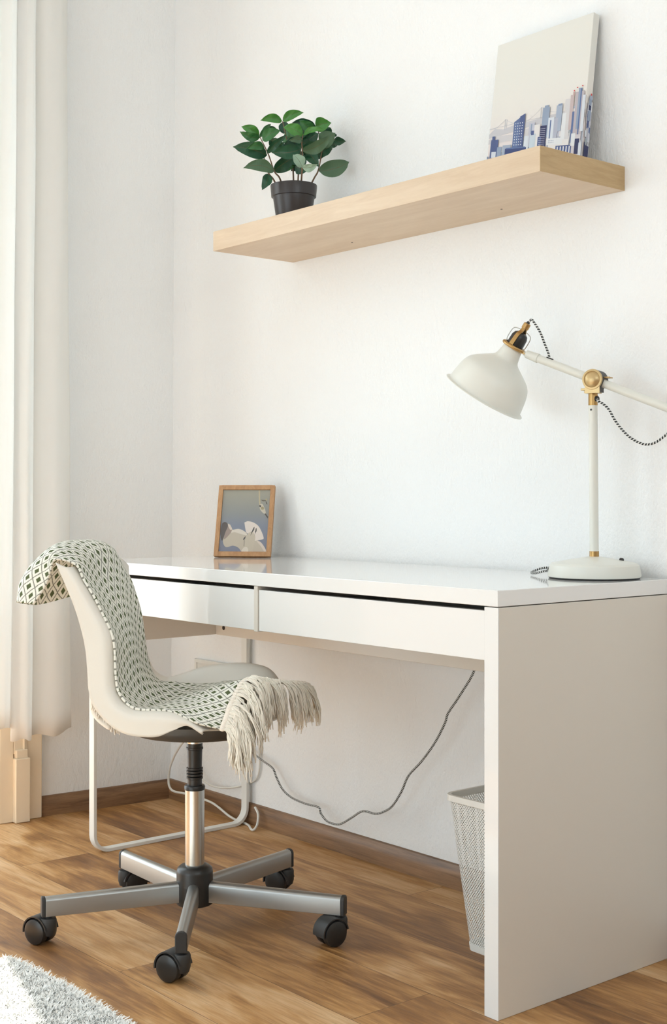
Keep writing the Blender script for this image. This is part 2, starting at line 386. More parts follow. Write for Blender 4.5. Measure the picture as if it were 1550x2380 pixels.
struct(mb.build('wall_left', M_WALL, smooth=False))
mb = MB(); mb.box(4.2, 4.4, -4.4, -2.4, -0.02, 2.95); mb.box(4.2, 4.4, -0.2, 0.72, -0.02, 2.95); mb.box(4.2, 4.4, -2.4, -0.2, -0.02, 1.4); mb.box(4.2, 4.4, -2.4, -0.2, 2.5, 2.95)
struct(mb.build('wall_right', M_ROOM, smooth=False))
mb = MB(); mb.box(-0.9, 0.2, -4.4, -4.2, -0.02, 2.95); mb.box(4.0, 4.4, -4.4, -4.2, -0.02, 2.95); mb.box(0.2, 4.0, -4.4, -4.2, 2.5, 2.95)
struct(mb.build('wall_front', M_ROOM, smooth=False))
mb = MB(); mb.box(-0.9, 4.4, -4.4, 0.75, 2.9, 3.0)
struct(mb.build('ceiling', M_CEIL, smooth=False))
mb = MB(); mb.box(4.16, 4.205, -4.2, 0.45, 0.0, 1.25)
struct(mb.build('added_shade_panel', M_SHADE_PANEL, smooth=False, bevel=0.004))  # added unseen brown panel that dims the bounce on the desk side
mb = MB()
for y0, y1, z0, z1 in ((-2.4, -2.34, 1.4, 2.5), (-0.26, -0.2, 1.4, 2.5), (-2.4, -0.2, 2.44, 2.5), (-2.4, -0.2, 1.4, 1.46), (-1.33, -1.27, 1.4, 2.5)): mb.box(4.27, 4.33, y0, y1, z0, z1)
struct(mb.build('added_right_frame', M_TRIM, smooth=False, bevel=0.004))  # frame of the added right opening for the fill light
# skirting boards
def skirt(p0, p1, nrm, name, mat):
    p0, p1, nrm = Vector(p0), Vector(p1), Vector(nrm)
    prof = [(0.0, 0.0), (0.013, 0.0), (0.0135, 0.030), (0.011, 0.045), (0.006, 0.055), (0.0, 0.057)]
    m = MB(); rows = [[p + nrm * a + Vector((0, 0, h)) for a, h in prof] for p in (p0, p1)]
    m.grid(rows, closed=True); m.add(rows[0], [tuple(range(6))]); m.add(rows[1], [tuple(range(6))])
    return struct(m.build(name, mat, autosm=30))
skirt((lx(WY, 0), WY, 0), (4.2, WY, 0), (0, -1, 0), 'baseboard_back', M_BASEB)
skirt((lx(WY, 0), WY, 0), (lx(0.083, 0), 0.083, 0), (0.996, -0.09, 0), 'baseboard_left', M_BASEL)
# casing of the balcony door: stepped boards with a plinth block
mb = MB()
def cbox(y0, y1, z0, z1, t): mb.box(0, 1, y0, y1, z0, z1, 0, lambda x, y, z: (lx(y, z) + (t if x else -0.01), y, z))
cbox(0.036, 0.084, 0.0, 2.62, 0.022); cbox(-0.045, -0.004, 0.0, 2.62, 0.030); cbox(-0.055, -0.045, 0.0, 2.62, 0.016)
cbox(-0.004, 0.036, 0.19, 2.62, 0.030); cbox(-0.001, 0.0335, 0.178, 0.203, 0.040)
cbox(-0.006, 0.037, 0.0, 0.180, 0.048)
cbox(0.022, 0.028, 0.19, 2.62, 0.036)
struct(mb.build('trim_1', M_TRIM, smooth=False, bevel=0.003))
mb = MB()
for y0, y1, z0, z1 in ((D1 - 0.05, D1, 0, 2.5), (D0, D0 + 0.05, 0, 2.5), (D0, D1, 2.44, 2.5), (-0.78, -0.70, 0, 2.5)):
    mb.box(0, 1, y0, y1, z0, z1, 0, lambda x, y, z: (lx(y, z) - 0.16 + x * 0.06, y, z))
struct(mb.build('window_1', M_TRIM, smooth=False, bevel=0.004))
mb = MB()
for y0, y1, z0, z1 in ((-3.3, -3.25, 0.9, 2.5), (-2.25, -2.2, 0.9, 2.5), (-3.3, -2.2, 2.44, 2.5), (-3.3, -2.2, 0.9, 0.96), (-2.78, -2.72, 0.9, 2.5)):
    mb.box(0, 1, y0, y1, z0, z1, 0, lambda x, y, z: (lx(y, z) - 0.16 + x * 0.06, y, z))
struct(mb.build('window_2', M_TRIM, smooth=False, bevel=0.004))
mb = MB()
for x0, x1, z0, z1 in ((0.2, 0.26, 0, 2.5), (3.94, 4.0, 0, 2.5), (0.2, 4.0, 2.44, 2.5), (0.2, 4.0, 0, 0.06), (2.07, 2.13, 0, 2.5)):
    mb.box(x0, x1, -4.33, -4.27, z0, z1)
struct(mb.build('added_front_frame', M_TRIM, smooth=False, bevel=0.004))  # frame of the added front opening for the fill light

# ================================================================== desk
desk = thing('desk', 'white lacquered two-drawer desk standing against the back wall', 'desk', (0.71, 0.25, 0))
W = 1.42
mb = MB(); mb.box(0, W, 0, 0.495, 0.721, 0.75); mb.build('desktop', M_LAC, desk, smooth=False, bevel=0.0014)
mb = MB(); mb.box(1.387, W, 0.0030, 0.494, 0.0, 0.7195); sp_ = mb.build('side_panel', M_LAC_SHADE, desk, smooth=False, bevel=0.0012)
mb = MB(); mb.box(1.387, W, 0.0008, 0.0034, 0.0, 0.7195); mb.build('edge_tone_strip', M_LAC, sp_, smooth=False, bevel=0.0006)  # added strip keeps the lit front edge white beside the shade-tinted panel
mb = MB(); mb.box(0.0, 0.030, 0.0015, 0.390, 0.537, 0.7205); mb.build('side_panel', M_LAC_SHADE, desk, smooth=False, bevel=0.0012)
mb = MB(); mb.box(0.030, 1.387, 0.372, 0.388, 0.537, 0.7205); mb.build('back_panel', M_LAC_SHADE, desk, smooth=False, bevel=0.0012)
mb = MB(); mb.lathe((0.068, 0.3718, 0.5575), (0, -1, 0), [(0, 0.0), (0, 0.006), (0.0006, 0.006), (0.0006, 0)], 16); mb.build('screw_hole', M_DARK, desk)
mb = MB(); mb.box(0.7035, 0.7165, 0.003, 0.372, 0.622, 0.7205); mb.build('divider', M_LAC_SHADE, desk, smooth=False, bevel=0.001)
for x0, x1 in ((0.031, 0.7020), (0.7185, 1.3865)):
    mb = MB(); mb.box(x0, x1, 0.005, 0.021, 0.6245, 0.7125)
    d = mb.build('drawer', M_LAC, desk, smooth=False, bevel=0.0012)
    mb = MB(); a0, a1 = x0 + 0.012, x1 - 0.012
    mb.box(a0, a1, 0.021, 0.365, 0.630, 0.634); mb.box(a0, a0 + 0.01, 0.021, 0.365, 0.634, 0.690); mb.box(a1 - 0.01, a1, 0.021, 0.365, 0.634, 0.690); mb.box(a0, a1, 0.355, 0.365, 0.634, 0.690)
    mb.build('drawer_box', M_LAC_SHADE, d, smooth=False)
# flat-bar leg frame under the left end
def flatbar(path, nrm, w0, w1, name, mat, parent):
    P = [Vector(p) for p in path]; t = 0.009; rows = []
    for i, p in enumerate(P):
        T = (P[min(i + 1, len(P) - 1)] - P[max(i - 1, 0)]).normalized(); q = T.cross(Vector((1, 0, 0))).normalized()
        rows.append([Vector((w0, p.y, p.z)) + q * t / 2, Vector((w1, p.y, p.z)) + q * t / 2, Vector((w1, p.y, p.z)) - q * t / 2, Vector((w0, p.y, p.z)) - q * t / 2])
    m = MB(); m.grid(rows, closed=True); m.add(rows[0], [(0, 1, 2, 3)]); m.add(rows[-1], [(3, 2, 1, 0)])
    return m.build(name, mat, parent, autosm=35, bevel=0.0012)
path = [(0, 0.0055, 0.537)]
rc = 0.042
for k in range(9):
    a = math.pi + k / 8 * math.pi / 2; path.append((0, 0.0055 + rc + rc * math.cos(a), 0.0045 + rc + rc * math.sin(a)))
for k in range(9):
    a = 1.5 * math.pi + k / 8 * math.pi / 2; path.append((0, 0.4855 - rc + rc * math.cos(a), 0.0045 + rc + rc * math.sin(a)))
path.append((0, 0.4855, 0.721))
flatbar(path, None, -0.002, 0.0225, 'leg_frame', M_STEELW, desk)

# ================================================================== wall shelf
mb = MB(); mb.box(0.2013, 1.3013, WY - 0.26, WY, 1.5404, 1.5904)
sh = mb.build('wall_shelf', M_BIRCH, smooth=False, bevel=0.0008, loc=(0.75, 0.375, 1.54))
tag(sh, 'thick pale birch floating shelf fixed to the white back wall', 'shelf')
mb = MB(); mb.box(1.3005, 1.3021, WY - 0.2598, WY, 1.5408, 1.5900); e_ = mb.build('edge_tone_strip', M_BIRCHE_SHADE, sh, smooth=False); e_['label'] = 'darker brown end edge of the shelf, partly painted shade'
for x in (0.52, 1.02):
    mb = MB(); mb.lathe((x, 0.44, 1.5404), (0, 0, -1), [(0, 0), (0, 0.0025), (0.0004, 0.0025), (0.0004, 0)], 10); mb.build('screw_hole', M_DARK, sh)

# ================================================================== canvas print leaning on the shelf
CX0, CX1 = 0.9738, 1.2440
cb = Vector((0, 0.4340, 1.5906)); ct = Vector((0, 0.4785, 1.9178))
cu = (ct - cb).normalized(); ch_ = (ct - cb).length; cn = Vector((0, -cu.z, cu.y))     # out of the picture
canvas = thing('canvas_print', 'unframed canvas print of a hazy city skyline leaning on the shelf', 'picture', (1.11, 0.44, 1.5906))
mb = MB(); X = Vector((1, 0, 0))
mb.obox(cb + X * ((CX0 + CX1) / 2) + cu * ch_ / 2 - cn * 0.0095, X, -cn, cu, CX1 - CX0, 0.019, ch_)
def sky_canvas():
    m, nt, b = newmat('hazy_sky_canvas')
    tc = nt.nodes.new('ShaderNodeTexCoord'); sp = nt.nodes.new('ShaderNodeSeparateXYZ'); LK(nt, tc.outputs['Generated'], sp.inputs[0])
    c = ramp(nt, sp.outputs[2], [(0.0, (0.62, 0.58, 0.60)), (0.28, (0.78, 0.70, 0.68)), (0.5, (0.79, 0.75, 0.70)), (0.75, (0.76, 0.745, 0.69))])
    LK(nt, c, b.inputs['Base Color']); b.inputs['Roughness'].default_value = 0.8
    bump(nt, b, noise_(nt, coords(nt), 700, 1), 0.15, 0.0003); return m
cbody = mb.build('stretched_canvas', sky_canvas(), canvas, smooth=False, bevel=0.0015)
mats = []; mb = MB(); layer = [0.0003]
def cq(pts, col):
    m = paint(col)
    if m not in mats: mats.append(m)
    layer[0] += 0.000004
    mb.add([cb + X * (CX0 + u * (CX1 - CX0)) + cu * (vm(u, v) * ch_) + cn * layer[0] for u, v in pts], [tuple(range(len(pts)))], mats.index(m))
def vm(u, v): a = 0.19 * (1 - u) + 0.06 * u; return a + (1 - a) * v * 0.97
def bl(u0, u1, v0, v1, col, slant=0.0): cq([(u0, v0), (u1, v0), (u1, v1 + slant), (u0, v1)], col)
rs = random.Random(3)
LIL = [(0.52, 0.52, 0.60), (0.58, 0.58, 0.63), (0.62, 0.57, 0.59), (0.47, 0.51, 0.61), (0.66, 0.63, 0.63)]
SLT = [(0.30, 0.36, 0.47), (0.38, 0.43, 0.53), (0.24, 0.30, 0.42), (0.44, 0.45, 0.53), (0.50, 0.44, 0.46), (0.35, 0.40, 0.44)]
NAV = [(0.055, 0.075, 0.19), (0.09, 0.12, 0.26), (0.045, 0.05, 0.12), (0.12, 0.17, 0.33)]
WHT = [(0.74, 0.74, 0.75), (0.66, 0.69, 0.74), (0.76, 0.72, 0.70)]
cq([(0, -.2), (1, -.06), (1, .2), (.75, .16), (.5, .1), (.25, .06), (0, .02)], (0.50, 0.53, 0.60))
# far shore and the bridge
cq([(0, .24), (.06, .285), (.15, .27), (.3, .30), (.45, .31), (.6, .325), (.75, .335), (.9, .34), (1, .34), (1, .28), (.5, .27), (0, .20)], (0.58, 0.56, 0.58))
cq([(0, .19), (.1, .22), (.25, .215), (.4, .25), (.6, .26), (.6, .22), (.3, .17), (0, .15)], (0.63, 0.60, 0.61))
for (x, v0, v1) in ((.165, .26, .355), (.545, .32, .405)):
    bl(x, x + .007, v0, v1, (0.50, 0.50, 0.54)); bl(x + .018, x + .024, v0, v1 - .004, (0.53, 0.53, 0.57))
def cable(u0, v0, u1, v1, sag):
    for k in range(14):
        a, b_ = k / 14, (k + 1) / 14
        f = lambda t: (u0 + (u1 - u0) * t, v0 + (v1 - v0) * t - sag * 4 * t * (1 - t))
        p, q = f(a), f(b_); cq([(p[0], p[1]), (q[0], q[1]), (q[0], q[1] + .0028), (p[0], p[1] + .0028)], (0.54, 0.54, 0.58))
cable(.17, .352, .55, .402, .075); cable(.55, .402, .80, .345, .02); cable(0, .28, .17, .352, .02); cable(.0, .285, .9, .345, -.002)
for i in range(90):
    u = rs.uniform(0, .97); v0 = rs.uniform(-.2, .02); bl(u, min(1, u + rs.uniform(.02, .06)), v0, v0 + rs.uniform(.05, .16), rs.choice(SLT + LIL + NAV + WHT))
# the pale mass of the city rising to the right
for i in range(120):
    u = rs.uniform(0.0, 0.97); env = 0.12 + 0.30 * max(0, (u - 0.25) / 0.75) ** 1.15
    v1 = env * rs.uniform(0.55, 1.05); w = rs.uniform(.015, .05); v0 = max(0, v1 - rs.uniform(.08, .25))
    c = rs.choice(LIL + SLT[:2] + WHT + WHT) if v1 > 0.16 else rs.choice(SLT + LIL + WHT)
    bl(u, min(1, u + w), v0, v1, c)
for i in range(160):
    u = rs.uniform(0.0, 0.98); env = 0.06 + 0.33 * max(0, (u - 0.3) / 0.7) ** 1.1
    v1 = env * rs.uniform(0.2, 1.0); bl(u, min(1, u + rs.uniform(.006, .02)), max(0, v1 - rs.uniform(.02, .09)), v1, rs.choice(SLT + WHT + LIL))
T = [(.575, .645, .16, .395, SLT[0]), (.59, .63, .39, .41, SLT[0]), (.715, .775, .2, .395, SLT[1]), (.73, .77, .39, .405, SLT[2]), (.80, .86, .12, .43, LIL[4]), (.85, .885, .2, .455, (0.56, 0.45, 0.44)), (.872, .888, .45, .475, (0.55, 0.38, 0.36)),
     (.90, .985, .12, .47, SLT[4]), (.925, .96, .2, .495, SLT[0]), (.945, .958, .1, .49, NAV[3]), (.97, 1.0, .18, .44, WHT[1]), (.64, .70, .10, .31, WHT[1]), (.70, .74, .12, .30, SLT[3]), (.78, .82, .1, .33, WHT[0]), (.44, .50, .1, .29, LIL[0]), (.50, .56, .08, .27, WHT[2]), (.46, .475, .1, .28, SLT[0]), (.66, .672, .1, .29, NAV[3]), (.88, .90, .1, .33, NAV[3])]
for t in T: bl(*t)
bl(.035, .115, .0, .185, NAV[1]); bl(.045, .075, .18, .215, NAV[1]); bl(.05, .10, .03, .08, WHT[1]); bl(.11, .16, .02, .12, SLT[0]); bl(.17, .26, .03, .13, SLT[1])
bl(.275, .39, .10, .315, NAV[3], 0.06); bl(.335, .39, .10, .355, NAV[1], 0.02)
for k in range(9):
    for j in range(4): bl(.29 + j * .024, .298 + j * .024, .12 + k * .022, .13 + k * .022, WHT[1])
bl(.40, .45, .05, .19, WHT[1]); bl(.46, .52, .04, .20, (0.55, 0.62, 0.68)); bl(.47, .50, .19, .225, NAV[1])
bl(.20, .43, .055, .10, NAV[0]); bl(.21, .42, .095, .105, NAV[3]); bl(.20, .40, .0, .056, NAV[1])
bl(.565, .63, .09, .255, NAV[2]); bl(.545, .58, .06, .17, NAV[1])
for k in range(10): bl(.555, .618, .095 + k * .015, .0985 + k * .015, LIL[0])
bl(.66, .87, .02, .135, WHT[2]); bl(.64, .80, .10, .15, WHT[0]); bl(.74, .90, .0, .09, NAV[1])
for k in range(5): bl(.755 + k * .03, .766 + k * .03, .0, .082, WHT[0])
for k in range(10): bl(.66 + (k % 5) * .012, .665 + (k % 5) * .012, .115 + (k // 5) * .014, .122 + (k // 5) * .014, SLT[2])
bl(.90, .985, .0, .16, LIL[2]); bl(.93, .975, .02, .13, NAV[2]); bl(.97, 1.0, .0, .1, WHT[1]); bl(.89, .93, .08, .17, WHT[0])
for u, v in ((.875, .478), (.905, .497), (.955, .503)): bl(u, u + .012, v, v + .009, (0.62, 0.07, 0.07))
# the printed edge wraps onto the right side of the canvas
def sq_(pts, col):
    m = paint(col)
    if m not in mats: mats.append(m)
    layer[0] += 0.000004
    mb.add([cb + X * (CX1 + layer[0]) + cu * (v * ch_) - cn * (d * 0.019) for d, v in pts], [tuple(range(len(pts)))], mats.index(m))
def sb(d0, d1, v0, v1, col): sq_([(d0, v0), (d1, v0), (d1, v1), (d0, v1)], col)
for i in range(46):
    d = rs.uniform(0.05, .8); v1 = rs.uniform(.05, .43); sb(d, min(.95, d + rs.uniform(.1, .35)), max(.01, v1 - rs.uniform(.03, .12)), v1, rs.choice(SLT + WHT + NAV + LIL))
sb(.35, .8, .3, .45, SLT[0]); sb(.4, .75, .37, .40, NAV[2]); sb(.4, .9, .44, .465, SLT[1]); sb(.55, .75, .465, .478, (0.62, 0.07, 0.07)); sb(.2, .9, .02, .14, NAV[2])
mb.build('skyline_print', mats, canvas, smooth=False)

# ================================================================== framed photograph on the desk
fb0, fb1 = Vector((0.1002, 0.3161, 0.7545)), Vector((0.2160, 0.4172, 0.7545))
fu = (fb1 - fb0).normalized(); fw_ = (fb1 - fb0).length
fbk = Vector((-fu.y, fu.x, 0)); ln_ = R(18.5); fv = Vector((0, 0, 1)) * math.cos(ln_) + fbk * math.sin(ln_); fn = fu.cross(fv); fn = -fn if fn.dot(fbk) > 0 else fn
fh = 0.198; fr = thing('photo_frame', 'small oak picture frame with a white flower photo standing on the desk', 'picture frame', (fb0 + fb1) / 2)
bw, td = 0.0118, 0.013
mb = MB()
def fbar(u0, u1, v0, v1): mb.obox(fb0 + fu * (u0 + u1) / 2 + fv * (v0 + v1) / 2 - fn * td / 2, fu, fn, fv, u1 - u0, td, v1 - v0)
fbar(0, bw, 0, fh); fbar(fw_ - bw, fw_, 0, fh); fbar(bw, fw_ - bw, 0, bw + .001); fbar(bw, fw_ - bw, fh - bw, fh)
mb.build('frame', M_OAK, fr, smooth=False, bevel=0.0007)
def grad(name, stops):
    m, nt, b = newmat(name); tc = nt.nodes.new('ShaderNodeTexCoord'); sp = nt.nodes.new('ShaderNodeSeparateXYZ'); LK(nt, tc.outputs['Generated'], sp.inputs[0])
    LK(nt, ramp(nt, sp.outputs[2], stops), b.inputs['Base Color']); b.inputs['Roughness'].default_value = 0.35; return m
pm = [grad('photo_backdrop', [(0.0, (0.145, 0.165, 0.25)), (0.42, (0.17, 0.205, 0.28)), (0.62, (0.225, 0.245, 0.245)), (0.95, (0.335, 0.325, 0.255))])]
pw, ph = fw_ - 2 * bw, fh - 2 * bw; p0 = fb0 + fu * bw + fv * bw - fn * 0.0055
mb = MB(); mb.add([p0, p0 + fu * pw, p0 + fu * pw + fv * ph, p0 + fv * ph], [(0, 1, 2, 3)], 0); lay = [0.0002]
def pic(pts, col):
    m = paint(col, 0.4)
    if m not in pm: pm.append(m)
    lay[0] += 0.00002; q = []
    for x, y in pts:
        v = (1285 - y) / 990.0; le = 330 + 85 * v; u = (x - le) / (765 - 12 * v) ; u = min(max(u, 0), 1); v = min(max(v, 0), 1)
        q.append(p0 + fu * (u * pw) + fv * (v * ph) + fn * lay[0])
    mb.add(q, [tuple(range(len(q)))], pm.index(m))
def smooth2(pts, n=5): return [(p.x, p.y) for p in crom([(x, y, 0) for x, y in pts + [pts[0]]], n)[:-1]]
PET, PEM, PED = (0.66, 0.57, 0.50), (0.52, 0.45, 0.35), (0.40, 0.345, 0.26)
pic(smooth2([(470, 830), (520, 850), (560, 930), (650, 915), (740, 950), (790, 1010), (760, 1200), (700, 1270), (650, 1215), (560, 1180), (450, 1205), (400, 1120), (430, 980)]), PEM)
pic(smooth2([(545, 935), (650, 915), (740, 950), (785, 1010), (700, 1000), (600, 970), (530, 975)]), (0.70, 0.63, 0.54))
pic(smooth2([(480, 840), (535, 880), (545, 940), (500, 1010), (420, 1080), (440, 960)]), (0.30, 0.22, 0.185))
pic(smooth2([(480, 835), (520, 860), (550, 920), (520, 930), (490, 880)]), PET)
pic(smooth2([(390, 830), (430, 805), (475, 830), (480, 880), (440, 970), (400, 1090), (370, 1080), (365, 950)]), (0.045, 0.032, 0.035))
pic(smooth2([(860, 1100), (940, 1090), (1020, 1140), (1080, 1240), (1070, 1285), (860, 1285)]), PEM)
pic(smooth2([(930, 1100), (1010, 1130), (1085, 1245), (1060, 1270), (1000, 1180)]), PET)
pic(smooth2([(745, 815), (800, 793), (880, 810), (960, 860), (1010, 940), (1050, 1050), (1030, 1080), (950, 1095), (860, 1100), (810, 1000), (770, 960)]), (0.74, 0.655, 0.59))
pic(smooth2([(800, 985), (870, 960), (915, 1030), (905, 1120), (860, 1285), (745, 1285), (740, 1150)]), (0.55, 0.48, 0.37))
pic(smooth2([(700, 1250), (740, 1205), (790, 1210), (800, 1285), (700, 1285)]), (0.70, 0.635, 0.54))
for p in ([(908, 880), (902, 930), (862, 985), (838, 1030), (860, 960), (890, 895)], [(940, 900), (940, 950), (915, 985), (905, 1040), (912, 970), (925, 910)], [(765, 1030), (760, 1060), (735, 1095), (722, 1080), (745, 1045)]): pic(p, (0.02, 0.017, 0.015))
pic([(740, 1090), (748, 1095), (742, 1190), (732, 1190)], (0.22, 0.18, 0.13))
pic([(975, 300), (1000, 300), (998, 420), (1005, 540), (985, 545), (978, 420)], (0.52, 0.44, 0.26))
pic(smooth2([(985, 540), (1020, 515), (1050, 545), (1085, 640), (1075, 680), (1030, 650), (995, 600)]), (0.58, 0.53, 0.42))
pic(smooth2([(1005, 570), (1045, 560), (1060, 600), (1020, 610)], 3), (0.33, 0.28, 0.14)); pic(smooth2([(980, 545), (1000, 535), (1015, 555), (995, 570)], 3), (0.03, 0.022, 0.018))
pic([(1065, 675), (1085, 670), (1125, 725), (1115, 750)], (0.02, 0.018, 0.018)); pic([(1005, 450), (1050, 455), (1095, 460), (1090, 475), (1040, 475)], (0.11, 0.095, 0.06))
pic([(1075, 440), (1110, 430), (1112, 455), (1095, 470)], (0.42, 0.36, 0.2)); pic([(1085, 480), (1100, 480), (1115, 525), (1100, 525)], (0.05, 0.045, 0.03))
mb.build('photograph', pm, fr, smooth=False)
mb = MB(); mb.obox(fb0 + fu * fw_ / 2 + fv * fh / 2 - fn * 0.0036, fu, fn, fv, pw, 0.001, ph); mb.build('glass', M_GLASS, fr, smooth=False)
mb = MB(); mb.obox(fb0 + fu * fw_ / 2 + fv * fh / 2 - fn * 0.0105, fu, fn, fv, pw, 0.003, ph); mb.build('backing_board', M_DARK, fr, smooth=False)
tp = fb0 + fu * fw_ / 2 + fv * fh * 0.62 - fn * 0.0125
ft = fb0 + fu * fw_ / 2 + fbk * 0.105
sd = (Vector((ft.x, ft.y, 0.7515)) - tp); mb = MB(); mb.obox(tp + sd / 2, fu, sd.cross(fu).normalized(), sd.normalized(), 0.035, 0.003, sd.length); mb.build('easel_strut', M_DARK, fr, smooth=False)
LEAVES=[
 ((0.3565, 0.3479, 1.8584),(0.3295, 0.3, 1.8575),0.0106,'b',0.25),
 ((0.3574, 0.349, 1.859),(0.3994, 0.3835, 1.8774),0.0112,'b',0.22),
 ((0.388, 0.4323, 1.8527),(0.3408, 0.3915, 1.8654),0.0126,'d',0.2),
 ((0.3949, 0.4249, 1.8513),(0.4359, 0.4428, 1.8542),0.0174,'b',0.1),
 ((0.3357, 0.2919, 1.8161),(0.3148, 0.2512, 1.8367),0.0118,'b',0.2),
 ((0.3447, 0.287, 1.8089),(0.3285, 0.2365, 1.819),0.0106,'m',-0.15),
 ((0.3202, 0.3045, 1.8178),(0.323, 0.339, 1.8573),0.0062,'m',0.15),
 ((0.3562, 0.3008, 1.7646),(0.3175, 0.2234, 1.781),0.0185,'d',0.12),
 ((0.3678, 0.2835, 1.7788),(0.3634, 0.2315, 1.7687),0.0101,'m',0.25),
 ((0.3648, 0.2799, 1.7969),(0.4019, 0.3087, 1.819),0.0134,'m',0.15),
 ((0.3802, 0.2827, 1.7624),(0.4193, 0.3139, 1.8053),0.0084,'d',0.15),
 ((0.4265, 0.3537, 1.776),(0.394, 0.2836, 1.7634),0.0168,'d',-0.18),
 ((0.4447, 0.3442, 1.8037),(0.4216, 0.301, 1.8217),0.014,'b',0.12),
 ((0.445, 0.3446, 1.8048),(0.4963, 0.3747, 1.8119),0.0067,'b',0.2),
 ((0.4514, 0.3367, 1.7868),(0.4465, 0.2996, 1.7828),0.009,'p',0.3),
 ((0.4447, 0.3442, 1.7653),(0.5061, 0.3864, 1.8026),0.014,'p',-0.12),
 ((0.4135, 0.4316, 1.7966),(0.4427, 0.451, 1.829),0.0196,'p',0.1),
 ((0.3985, 0.4293, 1.7781),(0.4238, 0.4595, 1.7993),0.0168,'d',0.1),
 ((0.4106, 0.4749, 1.8237),(0.4354, 0.5202, 1.8168),0.0101,'d',-0.25),
 ((0.4313, 0.4061, 1.7282),(0.4654, 0.478, 1.7565),0.0202,'p',-0.15),
 ((0.3917, 0.2964, 1.7179),(0.3585, 0.2256, 1.7212),0.0146,'p',0.2),
 ((0.3669, 0.3136, 1.7257),(0.3947, 0.3623, 1.7638),0.0162,'d',0.15),
 ((0.3466, 0.3361, 1.7409),(0.3781, 0.3737, 1.7465),0.0146,'m',0.1),
 ((0.4674, 0.3246, 1.7176),(0.4528, 0.3071, 1.7489),0.0134,'l',0.1),
 ((0.4674, 0.3246, 1.7176),(0.4992, 0.347, 1.7225),0.0095,'l',-0.15),
 ((0.3736, 0.2904, 1.7142),(0.3719, 0.2728, 1.6717),0.0118,'d',-0.25),
 ((0.3772, 0.3726, 1.7437),(0.4047, 0.39, 1.73),0.0129,'d',0.1),
 ((0.4125, 0.3837, 1.7749),(0.4468, 0.3934, 1.7338),0.0146,'d',0.1),
 ((0.3425, 0.3623, 1.8325),(0.3472, 0.3679, 1.864),0.0134,'t',0.1),
 ((0.3972, 0.4744, 1.8071),(0.4019, 0.4957, 1.8183),0.0095,'d',0.2),
 ((0.3119, 0.3414, 1.8414),(0.3228, 0.3544, 1.8499),0.0084,'d',0.1),
 ((0.3473, 0.3836, 1.816),(0.3364, 0.3706, 1.8301),0.014,'d',0.1),
 ((0.3545, 0.3923, 1.8216),(0.3745, 0.4161, 1.8471),0.0168,'d',0.15),
 ((0.3726, 0.4139, 1.8132),(0.4003, 0.4314, 1.833),0.0168,'d',0.1),
 ((0.3739, 0.4311, 1.8017),(0.3654, 0.4053, 1.7765),0.0168,'d',0.1),
 ((0.3206, 0.3829, 1.7815),(0.3425, 0.409, 1.8071),0.0168,'d',0.1),
 ((0.3335, 0.3515, 1.8049),(0.327, 0.3282, 1.8163),0.0134,'d',0.1),
 ((0.368, 0.4395, 1.7815),(0.3899, 0.4657, 1.7901),0.014,'d',0.1),
 ((0.3732, 0.399, 1.7627),(0.3551, 0.3774, 1.7373),0.0112,'d',0.1),
 ((0.3497, 0.4177, 1.8554),(0.368, 0.4395, 1.8554),0.0112,'t',0.1),
 ((0.3939, 0.455, 1.8526),(0.403, 0.4658, 1.8243),0.014,'d',0.1),
 ((0.3291, 0.4087, 1.8581),(0.3419, 0.424, 1.8695),0.0112,'d',0.1),
 ((0.3968, 0.4895, 1.8354),(0.3977, 0.4906, 1.8433),0.0028,'d',0.1),
 ((0.3581, 0.3186, 1.7805),(0.3838, 0.3338, 1.7973),0.0123,'d',0.1),
]
STEMS=[
  [(0.3643, 0.3261, 1.6886), (0.366, 0.3125, 1.7058), (0.366, 0.2969, 1.72), (0.3518, 0.2955, 1.7557), (0.3482, 0.2912, 1.7862)] ,
  [(0.3732, 0.3367, 1.6886), (0.3758, 0.3242, 1.7099), (0.3758, 0.3086, 1.7227), (0.3678, 0.299, 1.7587), (0.3616, 0.2916, 1.7808), (0.3366, 0.293, 1.8138)] ,
  [(0.3675, 0.3766, 1.6956), (0.3657, 0.3745, 1.7489), (0.3594, 0.367, 1.7938), (0.3574, 0.349, 1.8584)] ,
  [(0.382, 0.3784, 1.6933), (0.3831, 0.3797, 1.7297), (0.3853, 0.3823, 1.7688), (0.4105, 0.3657, 1.7834)] ,
  [(0.4105, 0.3657, 1.6863), (0.4361, 0.3496, 1.7316), (0.4361, 0.3496, 1.7701), (0.4433, 0.3425, 1.7894), (0.445, 0.3446, 1.8059)] ,
  [(0.4014, 0.4016, 1.6933), (0.4164, 0.4039, 1.7133), (0.4226, 0.4114, 1.7314), (0.4117, 0.4294, 1.7714), (0.4061, 0.4383, 1.8077), (0.388, 0.4323, 1.8555)] ,
  [(0.4057, 0.4379, 1.7908), (0.4089, 0.4573, 1.8103), (0.4112, 0.4756, 1.8243)] ,
]

